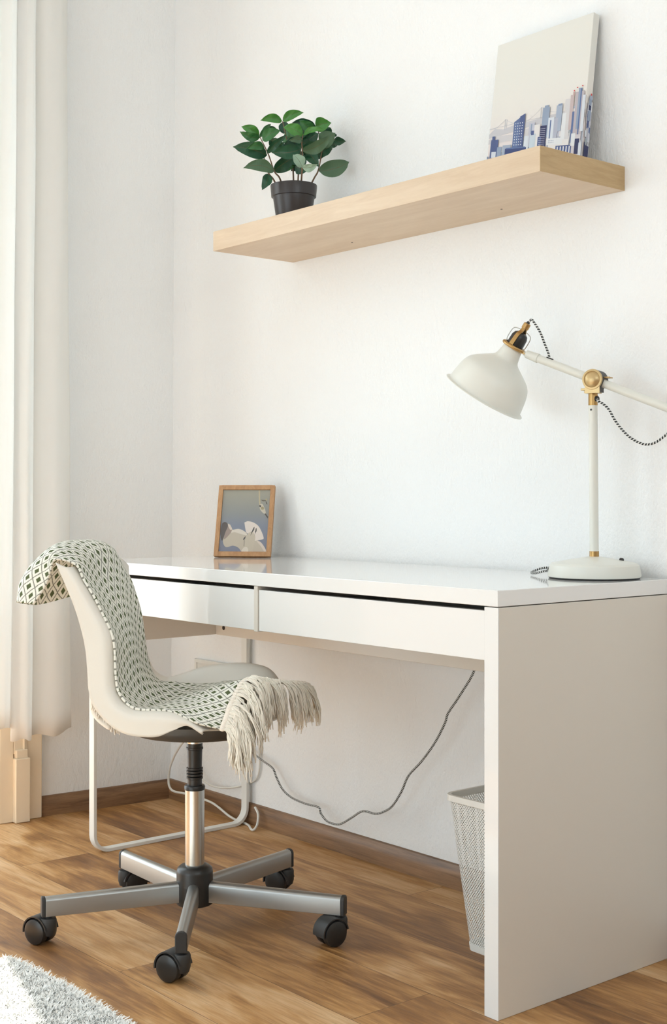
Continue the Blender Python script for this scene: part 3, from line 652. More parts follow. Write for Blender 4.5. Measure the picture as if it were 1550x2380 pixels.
# ================================================================== potted plant on the shelf
PX, PY, PZ = 0.3754, 0.3705, 1.5904
plant = thing('potted_plant', 'leafy green plant in a dark brown plastic pot on the birch shelf', 'plant', (PX, PY, PZ))
HT = 0.1055
mb = MB(); mb.lathe((PX, PY, PZ), (0, 0, 1), [(0, 0.0), (0, 0.040), (0.002, 0.0415), (HT - 0.030, 0.0525), (HT - 0.029, 0.0565), (HT - 0.002, 0.0590), (HT, 0.0586), (HT, 0.0560), (HT - 0.026, 0.0535), (0.006, 0.040), (0.006, 0)], 48)
mb.build('pot', M_POT, plant, autosm=35)
mb = MB(); mb.lathe((PX, PY, PZ + HT - 0.012), (0, 0, 1), [(-0.01, 0.052), (0, 0.0545), (0.002, 0.03), (0.003, 0)], 24); mb.build('soil', M_SOIL, plant)
for s in STEMS:
    P = crom(s, 6); mb = MB(); m_ = len(P); mb.tube(P, [0.0023 - 0.0012 * i / m_ for i in range(m_)], 8); mb.build('stem', M_STEM, plant)
mb = MB(); lm = list(LEAFM.keys()); rl = random.Random(11)
cdir = Vector((0.767, -0.642, 0.0))
fillr = random.Random(4)
for k in range(16):
    c_ = Vector((PX, PY, 1.785)) + Vector((fillr.uniform(-.055, .06), fillr.uniform(-.03, .05), fillr.uniform(-.035, .055)))
    a_ = fillr.uniform(0, 2 * math.pi); t_ = c_ + Vector((math.cos(a_) * .052, math.sin(a_) * .04, fillr.uniform(-.012, .022)))
    LEAVES.append((tuple(c_), tuple(t_), fillr.uniform(.013, .018), fillr.choice('ddmt'), fillr.uniform(-.1, .25)))
for base, tip, hw, tint, bend in LEAVES:
    b_, t_ = Vector(base), Vector(tip)
    if t_.y > 0.492: t_.y = 0.492
    if b_.y > 0.492: b_.y = 0.492
    ax = t_ - b_; L = ax.length; ax.normalize()
    view = (Vector(camo.location) - b_).normalized()
    wd = ax.cross(view).normalized()
    # turn each leaf a little about its own axis so that the blades face up and outwards
    roll = rl.uniform(-0.5, 0.5) * 0.8
    up = wd.cross(ax).normalized()
    if up.dot(view) < 0: up = -up
    wd2 = (wd * math.cos(roll) + up * math.sin(roll)).normalized(); nn = wd2.cross(ax).normalized()
    if nn.dot(view) < 0: nn = -nn
    scr = wd if wd.z > 0 else -wd
    hwid = 1.14 * hw / max(0.75, math.cos(roll)); rows = []; uvs = []
    n1, n2 = 14, 8
    for i in range(n1 + 1):
        t = i / n1
        wv = (math.sin(math.pi * t ** 0.82) ** 0.72) * (1 - 0.18 * t) if 0 < t < 1 else 0.0
        if t > 0.86: wv *= max(0.0, (1 - t) / 0.14) ** 0.55
        arch = bend * L * 4 * t * (1 - t) * 0.5
        cpt = b_ + ax * (L * t) + scr * arch + nn * (0.10 * L * math.sin(math.pi * t)); row = []; ur = []
        for j in range(n2 + 1):
            s = (j / n2 - 0.5) * 2
            cup = (abs(s) ** 1.5) * wv * hwid * 0.32
            wavy = 0.0016 * math.sin(t * 14 + s * 3) * abs(s)
            row.append(cpt + wd2 * (s * wv * hwid) + nn * (cup + wavy)); ur.append((t, j / n2))
        rows.append(row); uvs.append(ur)
    for r in rows:
        for p in r:
            if p.y > 0.500: p.y = 0.500
    mb.grid(rows, lm.index(tint), uvs)
fo = mb.build('foliage', [LEAFM[k] for k in lm], plant, autosm=180)

# ================================================================== desk lamp
LX, LY = 1.3081, 0.400
lamp = thing('desk_lamp', 'off-white enamel work lamp with brass joints standing on the desk', 'lamp', (LX, LY, 0.75))
mb = MB(); mb.lathe((LX, LY, 0.7535), (0, 0, 1), [(0, 0), (0, 0.0915), (0.003, 0.0925), (0.023, 0.0885), (0.0268, 0.085), (0.0285, 0.078), (0.037, 0.030), (0.040, 0.011), (0.040, 0)], 64); mb.build('base', M_LAMP, lamp, autosm=30)
mb = MB(); mb.lathe((LX, LY, 0.7505), (0, 0, 1), [(0, 0), (0, 0.089), (0.003, 0.0915), (0.003, 0)], 64); mb.build('rubber_pad', M_BLACKM, lamp)
mb = MB(); mb.lathe((LX, LY, 0.7925), (0, 0, 1), [(0, 0), (0, 0.0096), (0.0115, 0.0096), (0.0115, 0)], 24); mb.build('collar', M_BRASS, lamp)
mb = MB(); mb.tube([(LX, LY, 0.800), (LX - 0.0025, LY - 0.0009, 1.0955)], 0.0090, 24); mb.build('pole', M_LAMP, lamp)
PT = Vector((LX - 0.0025, LY - 0.0009, 1.0955)); ad = Vector((0.94, 0.34, 0)).normalized(); jd = Vector((0.34, -0.94, 0)).normalized()
mb = MB(); mb.lathe(PT, (0, 0, 1), [(0, 0), (0, 0.0093), (0.0235, 0.0093), (0.0235, 0)], 24); mb.build('brass_sleeve', M_BRASS, lamp)
mb = MB(); mb.lathe(PT + Vector((0.0022, -0.0088, -0.009)), jd, [(0, 0), (0, 0.0022), (0.001, 0.0018), (0.001, 0)], 10); mb.build('set_screw', M_BLACK, lamp)
mb = MB(); mb.obox(PT + Vector((0, 0, 0.0265)), ad, jd, Vector((0, 0, 1)), 0.027, 0.030, 0.0055); mb.obox(PT + Vector((0, 0, 0.0315)) + ad * -0.002, ad, jd, Vector((0, 0, 1)), 0.036, 0.033, 0.0045)
mb.build('bracket', M_BRASSL, lamp, smooth=False, bevel=0.001)
aL = Vector((1.1723, 0.3509, 1.2056)); aS = Vector((1.1960, 0.3595, 1.1945)); aM = Vector((1.3129, 0.4017, 1.1432)); aR = Vector((1.5050, 0.4710, 1.0600))
arm_d = (aR - aL).normalized()
mb = MB(); mb.tube([aL, aL + (aR - aL).normalized() * ((aS - aL).length)], [0.0082, 0.0100], 24); mb.tube([aL + arm_d * (aS - aL).length, aL + arm_d * ((aS - aL).length + .0008)], 0.0092, 24)
mb.build('arm_sleeve', M_LAMP, lamp, autosm=30)
arm0 = aL + arm_d * ((aS - aL).length + 0.0005)
mb = MB(); mb.tube([arm0, aR], 0.0084, 24); mb.build('arm', M_LAMP, lamp)
JC = aL + arm_d * ((aM - aL).dot(arm_d))
JK = JC + Vector((-0.003, -0.001, 0.002))
mb = MB(); mb.lathe(JK - jd * 0.022, jd, [(0, 0), (0, 0.0185), (0.002, 0.0200), (0.036, 0.0200), (0.038, 0.0185), (0.038, 0)], 36); mb.obox(JK + Vector((0, 0, -0.020)), ad, jd, Vector((0, 0, 1)), 0.024, 0.032, 0.010)
mb.build('clamp', M_BLACKM, lamp, autosm=35)
mb = MB(); mb.lathe(JK + jd * 0.016, jd, [(0, 0), (0, 0.0205), (0.0025, 0.0208), (0.005, 0.0200), (0.0055, 0.0165), (0.0045, 0.0160), (0.0060, 0.0145), (0.0085, 0.0120), (0.0105, 0.0065), (0.0108, 0)], 40)
mb.obox(JK + jd * 0.018 + Vector((0, 0, -0.021)), ad, jd, Vector((0, 0, 1)), 0.030, 0.003, 0.013); mb.build('tension_knob', M_BRASSL, lamp, autosm=35)
mb = MB(); mb.obox(JK + ad * 0.024 + Vector((0, 0, 0.004)) - jd * 0.004, ad, jd, Vector((0, 0, 1)), 0.014, 0.022, 0.0025); mb.build('clip_plate', M_BRASS, lamp, smooth=False, bevel=0.0006)
# shade
A = Vector((-0.509, -0.204, -0.837)).normalized(); RC = Vector((1.084, 0.319, 1.1229)); K = 1.0
prof_o = [(-0.1180, 0.0200), (-0.105, 0.0222), (-0.0900, 0.0262), (-0.082, 0.0360), (-0.0735, 0.0490), (-0.0640, 0.0625), (-0.0550, 0.0712), (-0.0440, 0.0762), (-0.0300, 0.0797), (-0.0120, 0.0826), (-0.0030, 0.0840), (-0.0010, 0.0880), (0.0005, 0.0905), (0.0018, 0.0900), (0.0016, 0.0880)]
prof_i = [(0.0, 0.0862), (-0.0030, 0.0825), (-0.0120, 0.0811), (-0.0300, 0.0780), (-0.0440, 0.0742), (-0.0550, 0.0687), (-0.0640, 0.0587), (-0.0735, 0.0437), (-0.082, 0.031), (-0.09, 0.0242), (-0.105, 0.0203), (-0.1180, 0.0180)]
def refine(pr, n=4): return [(p.x, p.y) for p in crom([(a, r, 0) for a, r in pr], n)]
mb = MB(); mb.lathe(RC, A, refine(prof_o) + prof_i + [(-0.1180, 0.0200)], 72); mb.build('shade', M_LAMP, lamp, autosm=60)
NC = RC - A * 0.1195
e1 = (ad - A * ad.dot(A)).normalized(); e2 = A.cross(e1)
mb = MB(); ring = [NC + (e1 * math.cos(t) + e2 * math.sin(t)) * 0.0232 for t in [k / 40 * 2 * math.pi for k in range(40)]]
mb.tube(ring, 0.0037, 12, closed=True); tng = NC + e1 * 0.023
tipj = tng + e1 * 0.010 + A * 0.002
mb.obox((tng + tipj) / 2, (tipj - tng).normalized(), e2, A, 0.016, 0.012, 0.0042)
mb.build('brass_ring', M_BRASS, lamp, autosm=40)
mb = MB(); mb.tube([tipj, aL], [0.0055, 0.0078], 16); mb.build('arm_tip', M_LAMP, lamp)
mb = MB(); mb.lathe(NC, -A, [(-0.004, 0.0178), (0.002, 0.0180), (0.022, 0.0172), (0.029, 0.0145), (0.0325, 0.009), (0.033, 0)], 32); mb.build('socket', M_BLACK, lamp, autosm=40)
fd = (jd - A * jd.dot(A)).normalized()
mb = MB()
for sg in (1, -1):
    q = [NC + fd * sg * 0.0215 - A * 0.001, NC + fd * sg * 0.0205 - A * 0.012, NC + fd * sg * 0.0165 - A * 0.028, NC + fd * sg * 0.0078 - A * 0.037, NC + fd * sg * 0.0055 - A * 0.046]
    Q = crom(q, 4); side = fd.cross(A).normalized(); rows = []
    for i, p in enumerate(Q):
        w = 0.0046 - 0.0012 * i / len(Q); rows.append([p + side * w + fd * sg * 0.0012, p - side * w + fd * sg * 0.0012, p - side * w - fd * sg * 0.0012, p + side * w - fd * sg * 0.0012])
    mb.grid(rows, closed=True)
mb.lathe(NC, -A, [(0.041, 0), (0.041, 0.0062), (0.043, 0.0078), (0.0535, 0.0074), (0.0545, 0.0062), (0.0545, 0)], 20); mb.build('strap', M_BRASS, lamp, autosm=40)
mb = MB(); mb.lathe(NC, -A, [(0.0545, 0.0), (0.0545, 0.0042), (0.0585, 0.003), (0.0585, 0)], 14); mb.build('cord_grommet', M_BLACK, lamp)
sd2 = A.cross(fd).normalized()
for sg in (1, -1):
    q = [NC + sd2 * sg * 0.0195 - A * 0.002, NC + sd2 * sg * 0.0235 - A * 0.008, NC + sd2 * sg * 0.0240 - A * 0.024, NC + sd2 * sg * 0.0215 - A * 0.033, NC + sd2 * sg * 0.015 - A * 0.036, NC + sd2 * sg * 0.006 - A * 0.0375]
    mb = MB(); mb.tube(crom(q, 5), 0.0009, 8); mb.lathe(NC + sd2 * sg * 0.021 - A * 0.001, -A, [(0, 0), (0, .0028), (.004, .0028), (.004, 0)], 10); mb.build('wire_bail', M_WIRE, lamp)
top = NC - A * 0.0575; gr = aL + arm_d * 0.0536 + Vector((0, 0, 0.0085))
q = [top, top - A * 0.006 + ad * 0.003, Vector((1.1880, 0.3566, 1.2690)), Vector((1.2004, 0.3611, 1.2480)), Vector((1.2090, 0.3642, 1.2253)), Vector((1.2172, 0.3672, 1.2035)), gr]
mb = MB(); mb.tube(crom(q, 8), 0.00235, 10, uv=True); mb.build('upper_cord', M_BRAID, lamp)
mb = MB(); mb.obox(gr + arm_d * 0.001 - Vector((0, 0, 0.0005)), arm_d, jd, arm_d.cross(jd), 0.016, 0.007, 0.005); mb.build('cord_grommet', M_BLACK, lamp, smooth=False, bevel=0.002)
gp = PT + ad * 0.0085 + Vector((0, 0, 0.0125))
mb = MB(); mb.lathe(gp - ad * 0.003, ad + jd * 0.35, [(0, 0), (0, 0.0068), (0.003, 0.0074), (0.006, 0.005), (0.006, 0)], 18); mb.build('cord_grommet', M_BLACK, lamp)
q = [gp, (1.3225, 0.3925, 1.1035), (1.3335, 0.3964, 1.0965), (1.3445, 0.4004, 1.0848), (1.3562, 0.4046, 1.0633), (1.3707, 0.4099, 1.0434), (1.388, 0.4162, 1.0265), (1.4081, 0.4234, 1.0162), (1.4223, 0.4286, 1.0153), (1.4365, 0.4337, 1.0209), (1.4600, 0.4420, 1.040), (1.480, 0.452, 1.063), aR - arm_d * 0.002]
mb = MB(); mb.tube(crom(q, 8), 0.00235, 10, uv=True); mb.build('lower_cord', M_BRAID, lamp)
mb = MB(); mb.lathe((1.352, 0.430, 0.785), (0.1, 0.05, 1), [(-0.003, 0), (-0.003, 0.0052), (0.004, 0.0048), (0.0062, 0.003), (0.0062, 0)], 14); mb.build('switch', M_BLACK, lamp)
mb = MB(); q = [(1.226, 0.362, 0.7635), (1.206, 0.362, 0.7605), (1.185, 0.367, 0.7560), (1.160, 0.380, 0.7545), (1.146, 0.402, 0.757), (1.150, 0.43, 0.763), (1.156, 0.462, 0.762), (1.157, 0.487, 0.757), (1.157, 0.4995, 0.744), (1.154, 0.4995, 0.71)]
mb.tube(crom(q, 6), 0.0023, 10, uv=True); mb.build('mains_cord', M_BRAID, lamp)
mb = MB(); mb.lathe((1.2215, 0.3635, 0.7635), (-0.92, -0.35, 0), [(-0.004, 0), (-0.004, 0.006), (0.001, 0.006), (0.002, 0.004), (0.002, 0)], 16); mb.build('cord_grommet', M_BLACK, lamp)

# ================================================================== waste basket
bx0, bx1, by0, by1 = 1.115, 1.325, 0.215, 0.425      # at the foot; wider at the rim
basket = thing('waste_basket', 'white square wire mesh waste basket on the floor under the desk', 'waste basket', ((bx0 + bx1) / 2, (by0 + by1) / 2, 0))
bcx, bcy = (bx0 + bx1) / 2, (by0 + by1) / 2; HB = 0.312
def rsq(h, r, z, n=7):
    out = []
    for qx, qy, a0 in ((1, 1, 0), (-1, 1, 90), (-1, -1, 180), (1, -1, 270)):
        for k in range(n):
            a = R(a0 + 90 * k / (n - 1)); out.append(Vector((bcx + qx * (h - r) + r * math.cos(a), bcy + qy * (h - r) + r * math.sin(a), z)))
    return out
def hz(z): return 0.095 + (0.127 - 0.095) * z / HB
def loft(levels, name, mat, uv=False, **kw):
    rows = [rsq(h, r, z) for h, r, z in levels]; us = []
    for (h, r, z), row in zip(levels, rows):
        L = 0; ur = [(0, z)]
        for i in range(len(row)):
            L += (rows[0][(i + 1) % len(row)] - rows[0][i]).length * 1.15; ur.append((L, z))
        us.append(ur)
    m = MB(); m.grid(rows, 0, us if uv else None, closed=True); return m.build(name, mat, basket, autosm=40, **kw)
loft([(hz(0.012), 0.02, 0.012), (hz(0.10), 0.021, 0.10), (hz(0.2), 0.022, 0.20), (hz(0.30), 0.024, 0.305)], 'mesh_wall', M_MESH, True)
loft([(hz(.300) + .0012, .024, .299), (hz(.312) + .0035, .026, .301), (hz(.312) + .0035, .026, .313), (hz(.312) - .0035, .022, .313), (hz(.312) - .0035, .022, .301), (hz(.300) + .0012, .024, .299)], 'rim', M_STEELW)
loft([(hz(0) - .004, .018, 0.0), (hz(0) + .0015, .02, 0.0), (hz(.013) + .0015, .02, .014), (hz(.013) - .002, .02, .014), (hz(.013) - .002, .02, .004), (0.02, .01, .004), (0.001, .0005, .004)], 'bottom_tray', M_STEELW)

# ================================================================== curtain
cur = thing('curtain', 'long white cotton curtain hanging in folds beside the left wall', 'curtain', (-0.31, -0.05, 0.26))
def curtain_sheet(name, t0, t1, zb, xoff=0.0, n=150, tw=0.0):
    m = MB(); rows = []; NZ = 44
    for i in range(NZ + 1):
        h = i / NZ; row = []
        for j in range(n + 1):
            t = t0 + (t1 - t0) * j / n
            # fold boundaries drift with height: folds are narrow at the top and wider at the hem
            yb = 0.132 - 0.124 * t if t < 1 else 0.008 - 0.062 * (t - 1)
            yt = 0.118 - 0.096 * t if t < 1 else 0.022 - 0.052 * (t - 1)
            y = yb + (yt - yb) * min(1, h * 1.15) ** 0.8
            ph = t - math.floor(t)
            fold = math.sin(math.pi * ph) ** 0.5 * (0.62 + 0.38 * math.cos(math.pi * (ph - 0.32)))
            amp = (0.036 if t < 1 else 0.032 if t < 2 else 0.022) * (0.75 + 0.25 * (1 - h))
            x = -0.338 + amp * fold + xoff
            x += 0.006 * noise.noise(Vector((t * 3.0, h * 4.0, 2.0))) + tw * (1 - h)
            z0 = zb(t); z = z0 + (2.72 - z0) * h
            y += 0.004 * noise.noise(Vector((t * 2.0, h * 5.0, 9.0)))
            row.append(Vector((max(x, lx(y, z) + 0.006), y, z)))
        rows.append(row)
    m.grid(rows); return m.build(name, M_CURT, cur, autosm=180, solid=0.0014)
curtain_sheet('front_panel', 0.02, 1.98, lambda t: 0.252 + (0.02 * max(0, 0.55 - t)) + 0.004 * math.sin(9 * t) + (0.0 if t < 1 else -0.004))
curtain_sheet('back_panel', 1.72, 5.45, lambda t: 0.282 + 0.003 * math.sin(6 * t), -0.004, 220)
mb = MB(); mb.tube([(-0.325, 0.16, 2.735), (-0.385, -1.6, 2.735)], 0.012, 16)
for y in (0.13, -1.55): mb.box(lx(y, 2.73) - 0.003, -0.32, y - 0.01, y + 0.01, 2.728, 2.742)
rod = mb.build('curtain_rod', M_STEELW, cur)

# ================================================================== rug
rug = thing('rug', 'shaggy cream white rug on the wood floor, corner towards the chair', 'rug', (1.03, -1.3, 0))
RX0, RX1, RY0, RY1 = 0.618, 1.45, -2.3, -0.512
def ry_edge(x): return RY1 + 0.006 * math.sin(x * 9) - 0.004
mb = MB(); mb.box(RX0 + 0.012, RX1, RY0, RY1 - 0.012, 0.0005, 0.013); mb.build('rug_backing', M_RUGB, rug, smooth=False, bevel=0.006)
rg = random.Random(5); mb = MB()
def tuft(x, y, z0, h, lean):
    a = rg.uniform(0, 2 * math.pi); w = rg.uniform(0.0007, 0.0013)
    d = Vector((math.cos(a), math.sin(a), 0)); s = Vector((-d.y, d.x, 0)); b_ = Vector((x, y, z0)); k = rg.uniform(0.2, 1.0) * lean
    m1 = b_ + Vector((0, 0, h * 0.6)) + d * k * h * 0.4; t_ = b_ + Vector((0, 0, h * rg.uniform(0.75, 1.05))) + d * k * h * 1.1
    c = d * w * 0.6
    mb.add([b_ - s * w, b_ + s * w, m1 - s * w * 1.1, m1 + s * w * 1.1, t_ - s * w * .55, t_ + s * w * .55], [(0, 1, 3, 2), (2, 3, 5, 4)], 0)
cnt = 0
while cnt < 70000:
    x = rg.uniform(RX0, 1.44); y = rg.uniform(-1.02, RY1)
    if y > ry_edge(x): continue
    cnt += 1; edge = min(x - RX0, ry_edge(x) - y)
    if edge < 0.012: tuft(x, y, 0.001 + 0.012 * max(edge, 0) / 0.012, 0.011, 1.7)
    else:
        cl = noise.noise(Vector((x * 55, y * 55, 0))); tuft(x, y, 0.012, 0.0125 + 0.004 * cl, 1.1)
pl_ = mb.build('pile', M_RUG, rug, smooth=False); pl_['kind'] = 'stuff'

# ================================================================== cords and the wall strip
q = [(0.965, 0.425, 0.60), (0.944, 0.435, 0.529), (0.896, 0.437, 0.465), (0.856, 0.439, 0.419), (0.844, 0.441, 0.395), (0.809, 0.443, 0.345), (0.762, 0.445, 0.294), (0.716, 0.447, 0.253), (0.69, 0.449, 0.212), (0.657, 0.451, 0.172), (0.624, 0.453, 0.151), (0.59, 0.455, 0.139), (0.541, 0.457, 0.136), (0.499, 0.459, 0.113), (0.46, 0.461, 0.091), (0.433, 0.463, 0.082), (0.393, 0.465, 0.082), (0.365, 0.467, 0.097), (0.353, 0.469, 0.11), (0.295, 0.471, 0.109), (0.236, 0.473, 0.114), (0.195, 0.475, 0.128), (0.165, 0.477, 0.155), (0.145, 0.479, 0.177), (0.099, 0.481, 0.189), (0.06, 0.483, 0.2), (0.032, 0.486, 0.209), (0.0, 0.4945, 0.225), (-0.03, 0.495, 0.27), (-0.06, 0.495, 0.33), (-0.08, 0.493, 0.375)]
mb = MB(); mb.tube([(1.0, 0.41, 0.700), (0.985, 0.418, 0.66)] [0:1] + crom([(1.0, 0.41, 0.7)] + q, 5), 0.0028, 10, uv=True)
c1 = mb.build('power_cord', M_BRAIDL, loc=(0.5, 0.45, 0.09)); tag(c1, 'dark braided power cord sagging under the desk in front of the wall', 'cord')
q = [(-0.17, 0.494, 0.36), (-0.185, 0.47, 0.28), (-0.208, 0.455, 0.235), (-0.232, 0.45, 0.207), (-0.263, 0.45, 0.181), (-0.294, 0.45, 0.147), (-0.316, 0.45, 0.112), (-0.325, 0.45, 0.08), (-0.321, 0.45, 0.054), (-0.306, 0.455, 0.041), (-0.256, 0.46, 0.042), (-0.21, 0.455, 0.046), (-0.163, 0.453, 0.046), (-0.13, 0.470, 0.036), (-0.102, 0.478, 0.024), (-0.056, 0.476, 0.012), (-0.023, 0.480, 0.0045), (0.013, 0.479, 0.004), (0.046, 0.472, 0.004), (0.084, 0.452, 0.004), (0.094, 0.455, 0.005), (0.088, 0.470, 0.016), (0.078, 0.480, 0.040), (0.06, 0.483, 0.055)]
mb = MB(); mb.tube(crom(q, 6), 0.0034, 10); c2 = mb.build('white_cable', M_WHITEC, loc=(-0.2, 0.45, 0)); tag(c2, 'white cable curling down to the floor in the corner of the room', 'cord')
q = [(-0.215, 0.4905, 0.37), (-0.235, 0.485, 0.25), (-0.235, 0.482, 0.14), (-0.202, 0.480, 0.098), (-0.159, 0.478, 0.084), (-0.109, 0.478, 0.082), (-0.052, 0.490, 0.090), (-0.004, 0.4985, 0.106), (0.05, 0.4985, 0.135), (0.06, 0.4985, 0.2), (0.03, 0.4985, 0.30), (-0.03, 0.4900, 0.345)]
mb = MB(); mb.tube(crom(q, 6), 0.0026, 10); c3 = mb.build('white_cable', M_WHITEC, loc=(-0.1, 0.48, 0.08)); tag(c3, 'thin white cable looping along the wall above the brown skirting board', 'cord')
mb = MB(); mb.box(-0.2534, 0.02, WY - 0.008, WY, 0.335, 0.435)
for x0, x1, z0, z1 in ((-0.2534, 0.02, 0.425, 0.435), (-0.2534, 0.02, 0.335, 0.345), (-0.2534, -0.2434, 0.345, 0.425), (0.01, 0.02, 0.345, 0.425)): mb.box(x0, x1, WY - 0.012, WY - 0.008, z0, z1)
ws = mb.build('wall_box', M_STEELW, smooth=False, bevel=0.0012, loc=(-0.12, WY, 0.335))
tag(ws, 'low off-white cover box on the back wall behind the chair seat', 'wall box')

# ================================================================== swivel chair
CXc, CYc = 0.6645, -0.1236; TH = R(33)
hd = Vector((math.cos(TH), math.sin(TH), 0)); rd = Vector((math.sin(TH), -math.cos(TH), 0))
def CP(a, b, z): return Vector((CXc, CYc, 0)) + hd * a + rd * b + Vector((0, 0, z))
chair = thing('swivel_chair', 'white plastic shell swivel chair on black castors at the desk', 'chair', (CXc, CYc, 0))
# rows from the top of the back to the front of the seat; columns from the near rim to the far rim (a, b, z)
S = [
 ((-.231,.175,.778), (-.197,.170,.768), (-.215,.09,.788), (-.225,0,.793), (-.236,-.09,.785), (-.236,-.160,.755), (-.262,-.165,.755)),
 ((-.213,.177,.745), (-.178,.172,.743), (-.197,.09,.740), (-.212,0,.735), (-.228,-.09,.730), (-.233,-.163,.715), (-.260,-.168,.710)),
 ((-.187,.178,.690), (-.143,.172,.690), (-.170,.09,.685), (-.190,0,.680), (-.212,-.09,.675), (-.217,-.165,.668), (-.245,-.170,.660)),
 ((-.170,.178,.640), (-.114,.172,.639), (-.147,.09,.630), (-.172,0,.625), (-.198,-.09,.620), (-.205,-.166,.615), (-.240,-.172,.610)),
 ((-.161,.178,.600), (-.109,.172,.601), (-.135,.09,.590), (-.160,0,.585), (-.187,-.09,.580), (-.197,-.167,.580), (-.235,-.173,.575)),
 ((-.157,.178,.557), (-.107,.172,.557), (-.127,.09,.546), (-.148,0,.541), (-.177,-.09,.543), (-.190,-.168,.548), (-.225,-.174,.540)),
 ((-.154,.178,.520), (-.103,.172,.523), (-.110,.09,.500), (-.122,0,.492), (-.152,-.09,.497), (-.174,-.170,.515), (-.200,-.178,.500)),
 ((-.140,.178,.485), (-.089,.172,.500), (-.085,.09,.474), (-.090,0,.466), (-.112,-.09,.474), (-.142,-.172,.499), (-.160,-.180,.470)),
 ((-.105,.178,.452), (-.069,.173,.487), (-.050,.09,.459), (-.050,0,.452), (-.062,-.09,.462), (-.100,-.173,.509), (-.115,-.184,.465)),
 ((-.070,.178,.437), (-.045,.174,.481), (-.020,.09,.456), (-.015,0,.449), (-.016,-.09,.461), (-.050,-.174,.526), (-.060,-.187,.480)),
 ((-.030,.178,.434), (-.010,.175,.482), (.020,.09,.457), (.025,0,.451), (.030,-.09,.462), (.020,-.175,.536), (.015,-.188,.490)),
 ((.000,.178,.437), (.020,.175,.482), (.060,.09,.459), (.070,0,.454), (.075,-.09,.462), (.070,-.175,.535), (.070,-.187,.490)),
 ((.030,.178,.450), (.045,.175,.477), (.100,.09,.460), (.115,0,.456), (.120,-.09,.460), (.105,-.174,.524), (.105,-.184,.490)),
 ((.062,.177,.462), (.070,.174,.467), (.130,.09,.454), (.150,0,.452), (.155,-.09,.455), (.130,-.173,.495), (.130,-.180,.475)),
 ((.092,.172,.446), (.097,.170,.450), (.140,.088,.442), (.165,0,.442), (.168,-.088,.445), (.145,-.168,.463), (.145,-.173,.455)),
]
ctrl = [[CP(*p) for p in r] for r in S]
rows = surf(ctrl, 8, 8)
mb = MB(); mb.grid(rows); mb.build('seat_shell', M_SHELL, chair, autosm=180, solid=0.0045)
# dark pan and steel bracket under the shell
mb = MB(); prof = []
for k in range(9):
    t = k / 8; prof.append((t, math.sqrt(max(0, 1 - (1 - t) ** 2))))
rows = []
for z, s in ((0.446, 1.0), (0.435, 0.99), (0.424, 0.95), (0.4165, 0.86), (0.413, 0.70), (0.411, 0.40), (0.4105, 0.02)):
    rows.append([CP(0.005 + 0.150 * s * math.cos(t), 0.010 + 0.138 * s * math.sin(t), z) for t in [k / 48 * 2 * math.pi for k in range(48)]])
mb.grid(rows, closed=True); mb.build('seat_pan', M_PAN, chair, autosm=60)
mb = MB()
for sg in (1, -1):
    q = [CP(0.085, 0.060 * sg, 0.424), CP(0.060, 0.047 * sg, 0.412), CP(0.020, 0.020 * sg, 0.4035), CP(-0.020, 0.020 * sg, 0.4035), CP(-0.055, 0.045 * sg, 0.409), CP(-0.080, 0.060 * sg, 0.418)]
    Q = crom(q, 5); rr = []
    for i, p in enumerate(Q):
        T = (Q[min(i + 1, len(Q) - 1)] - Q[max(i - 1, 0)]).normalized(); w = T.cross(Vector((0, 0, 1))).normalized() * 0.014; u = Vector((0, 0, 0.0015))
        rr.append([p + w + u, p - w + u, p - w - u, p + w - u])
    mb.grid(rr, closed=True); mb.add(rr[0], [(0, 1, 2, 3)]); mb.add(rr[-1], [(3, 2, 1, 0)])
mb.lathe((CXc, CYc, 0.390), (0, 0, 1), [(0, 0), (0, 0.0165), (0.010, 0.018), (0.016, 0.026), (0.0175, 0.026), (0.0175, 0)], 28)
mb.build('mounting_bracket', M_CHROME, chair, autosm=40)
o3 = (CXc, CYc, 0)
mb = MB(); mb.lathe(o3, (0, 0, 1), [(0.300, 0), (0.300, 0.0155), (0.316, 0.0155)] + [x for k in range(4) for x in ((0.317 + k * 0.0065, 0.0175), (0.3205 + k * 0.0065, 0.0175), (0.3215 + k * 0.0065, 0.0152))] + [(0.345, 0.0152), (0.378, 0.0162), (0.379, 0.0180), (0.383, 0.0180), (0.384, 0.0168), (0.392, 0.0168), (0.393, 0.0)], 32)
mb.build('bellows_sleeve', M_BLACK, chair, autosm=35)
mb = MB(); mb.lathe(o3, (0, 0, 1), [(0.110, 0), (0.110, 0.0205), (0.297, 0.0205), (0.298, 0.0195), (0.298, 0)], 40); mb.build('column', M_CHROME, chair, autosm=35)
mb = MB(); mb.lathe(o3, (0, 0, 1), [(0.2935, 0), (0.2935, 0.0218), (0.300, 0.0222), (0.303, 0.0205), (0.303, 0)], 32); mb.build('column_collar', M_BLACK, chair, autosm=35)
mb = MB(); mb.lathe(o3, (0, 0, 1), [(0.052, 0), (0.052, 0.036), (0.054, 0.0385), (0.120, 0.0385), (0.128, 0.0365), (0.1335, 0.030), (0.135, 0.0225), (0.135, 0)], 48); mb.build('hub', M_BLACK, chair, autosm=50)
fwv = Vector((-0.7669, 0.6417, 0)); rtv = Vector((0.6417, 0.7669, 0))
AX = {0: (-fwv * .86 - rtv * .5), 1: (-fwv * .85 - rtv * .52), 2: (-fwv * .82 + rtv * .57), 3: (-fwv * .9 - rtv * .43), 4: (-fwv * .86 + rtv * .5)}
TRS = {0: -1, 1: -1, 2: -1, 3: -1, 4: 1}
RL = {0: .312, 1: .318, 2: .325, 3: .320, 4: .312}
ANG = {0: -110.5, 1: -38.5, 2: 33, 3: 104, 4: 177}
Z = Vector((0, 0, 1))
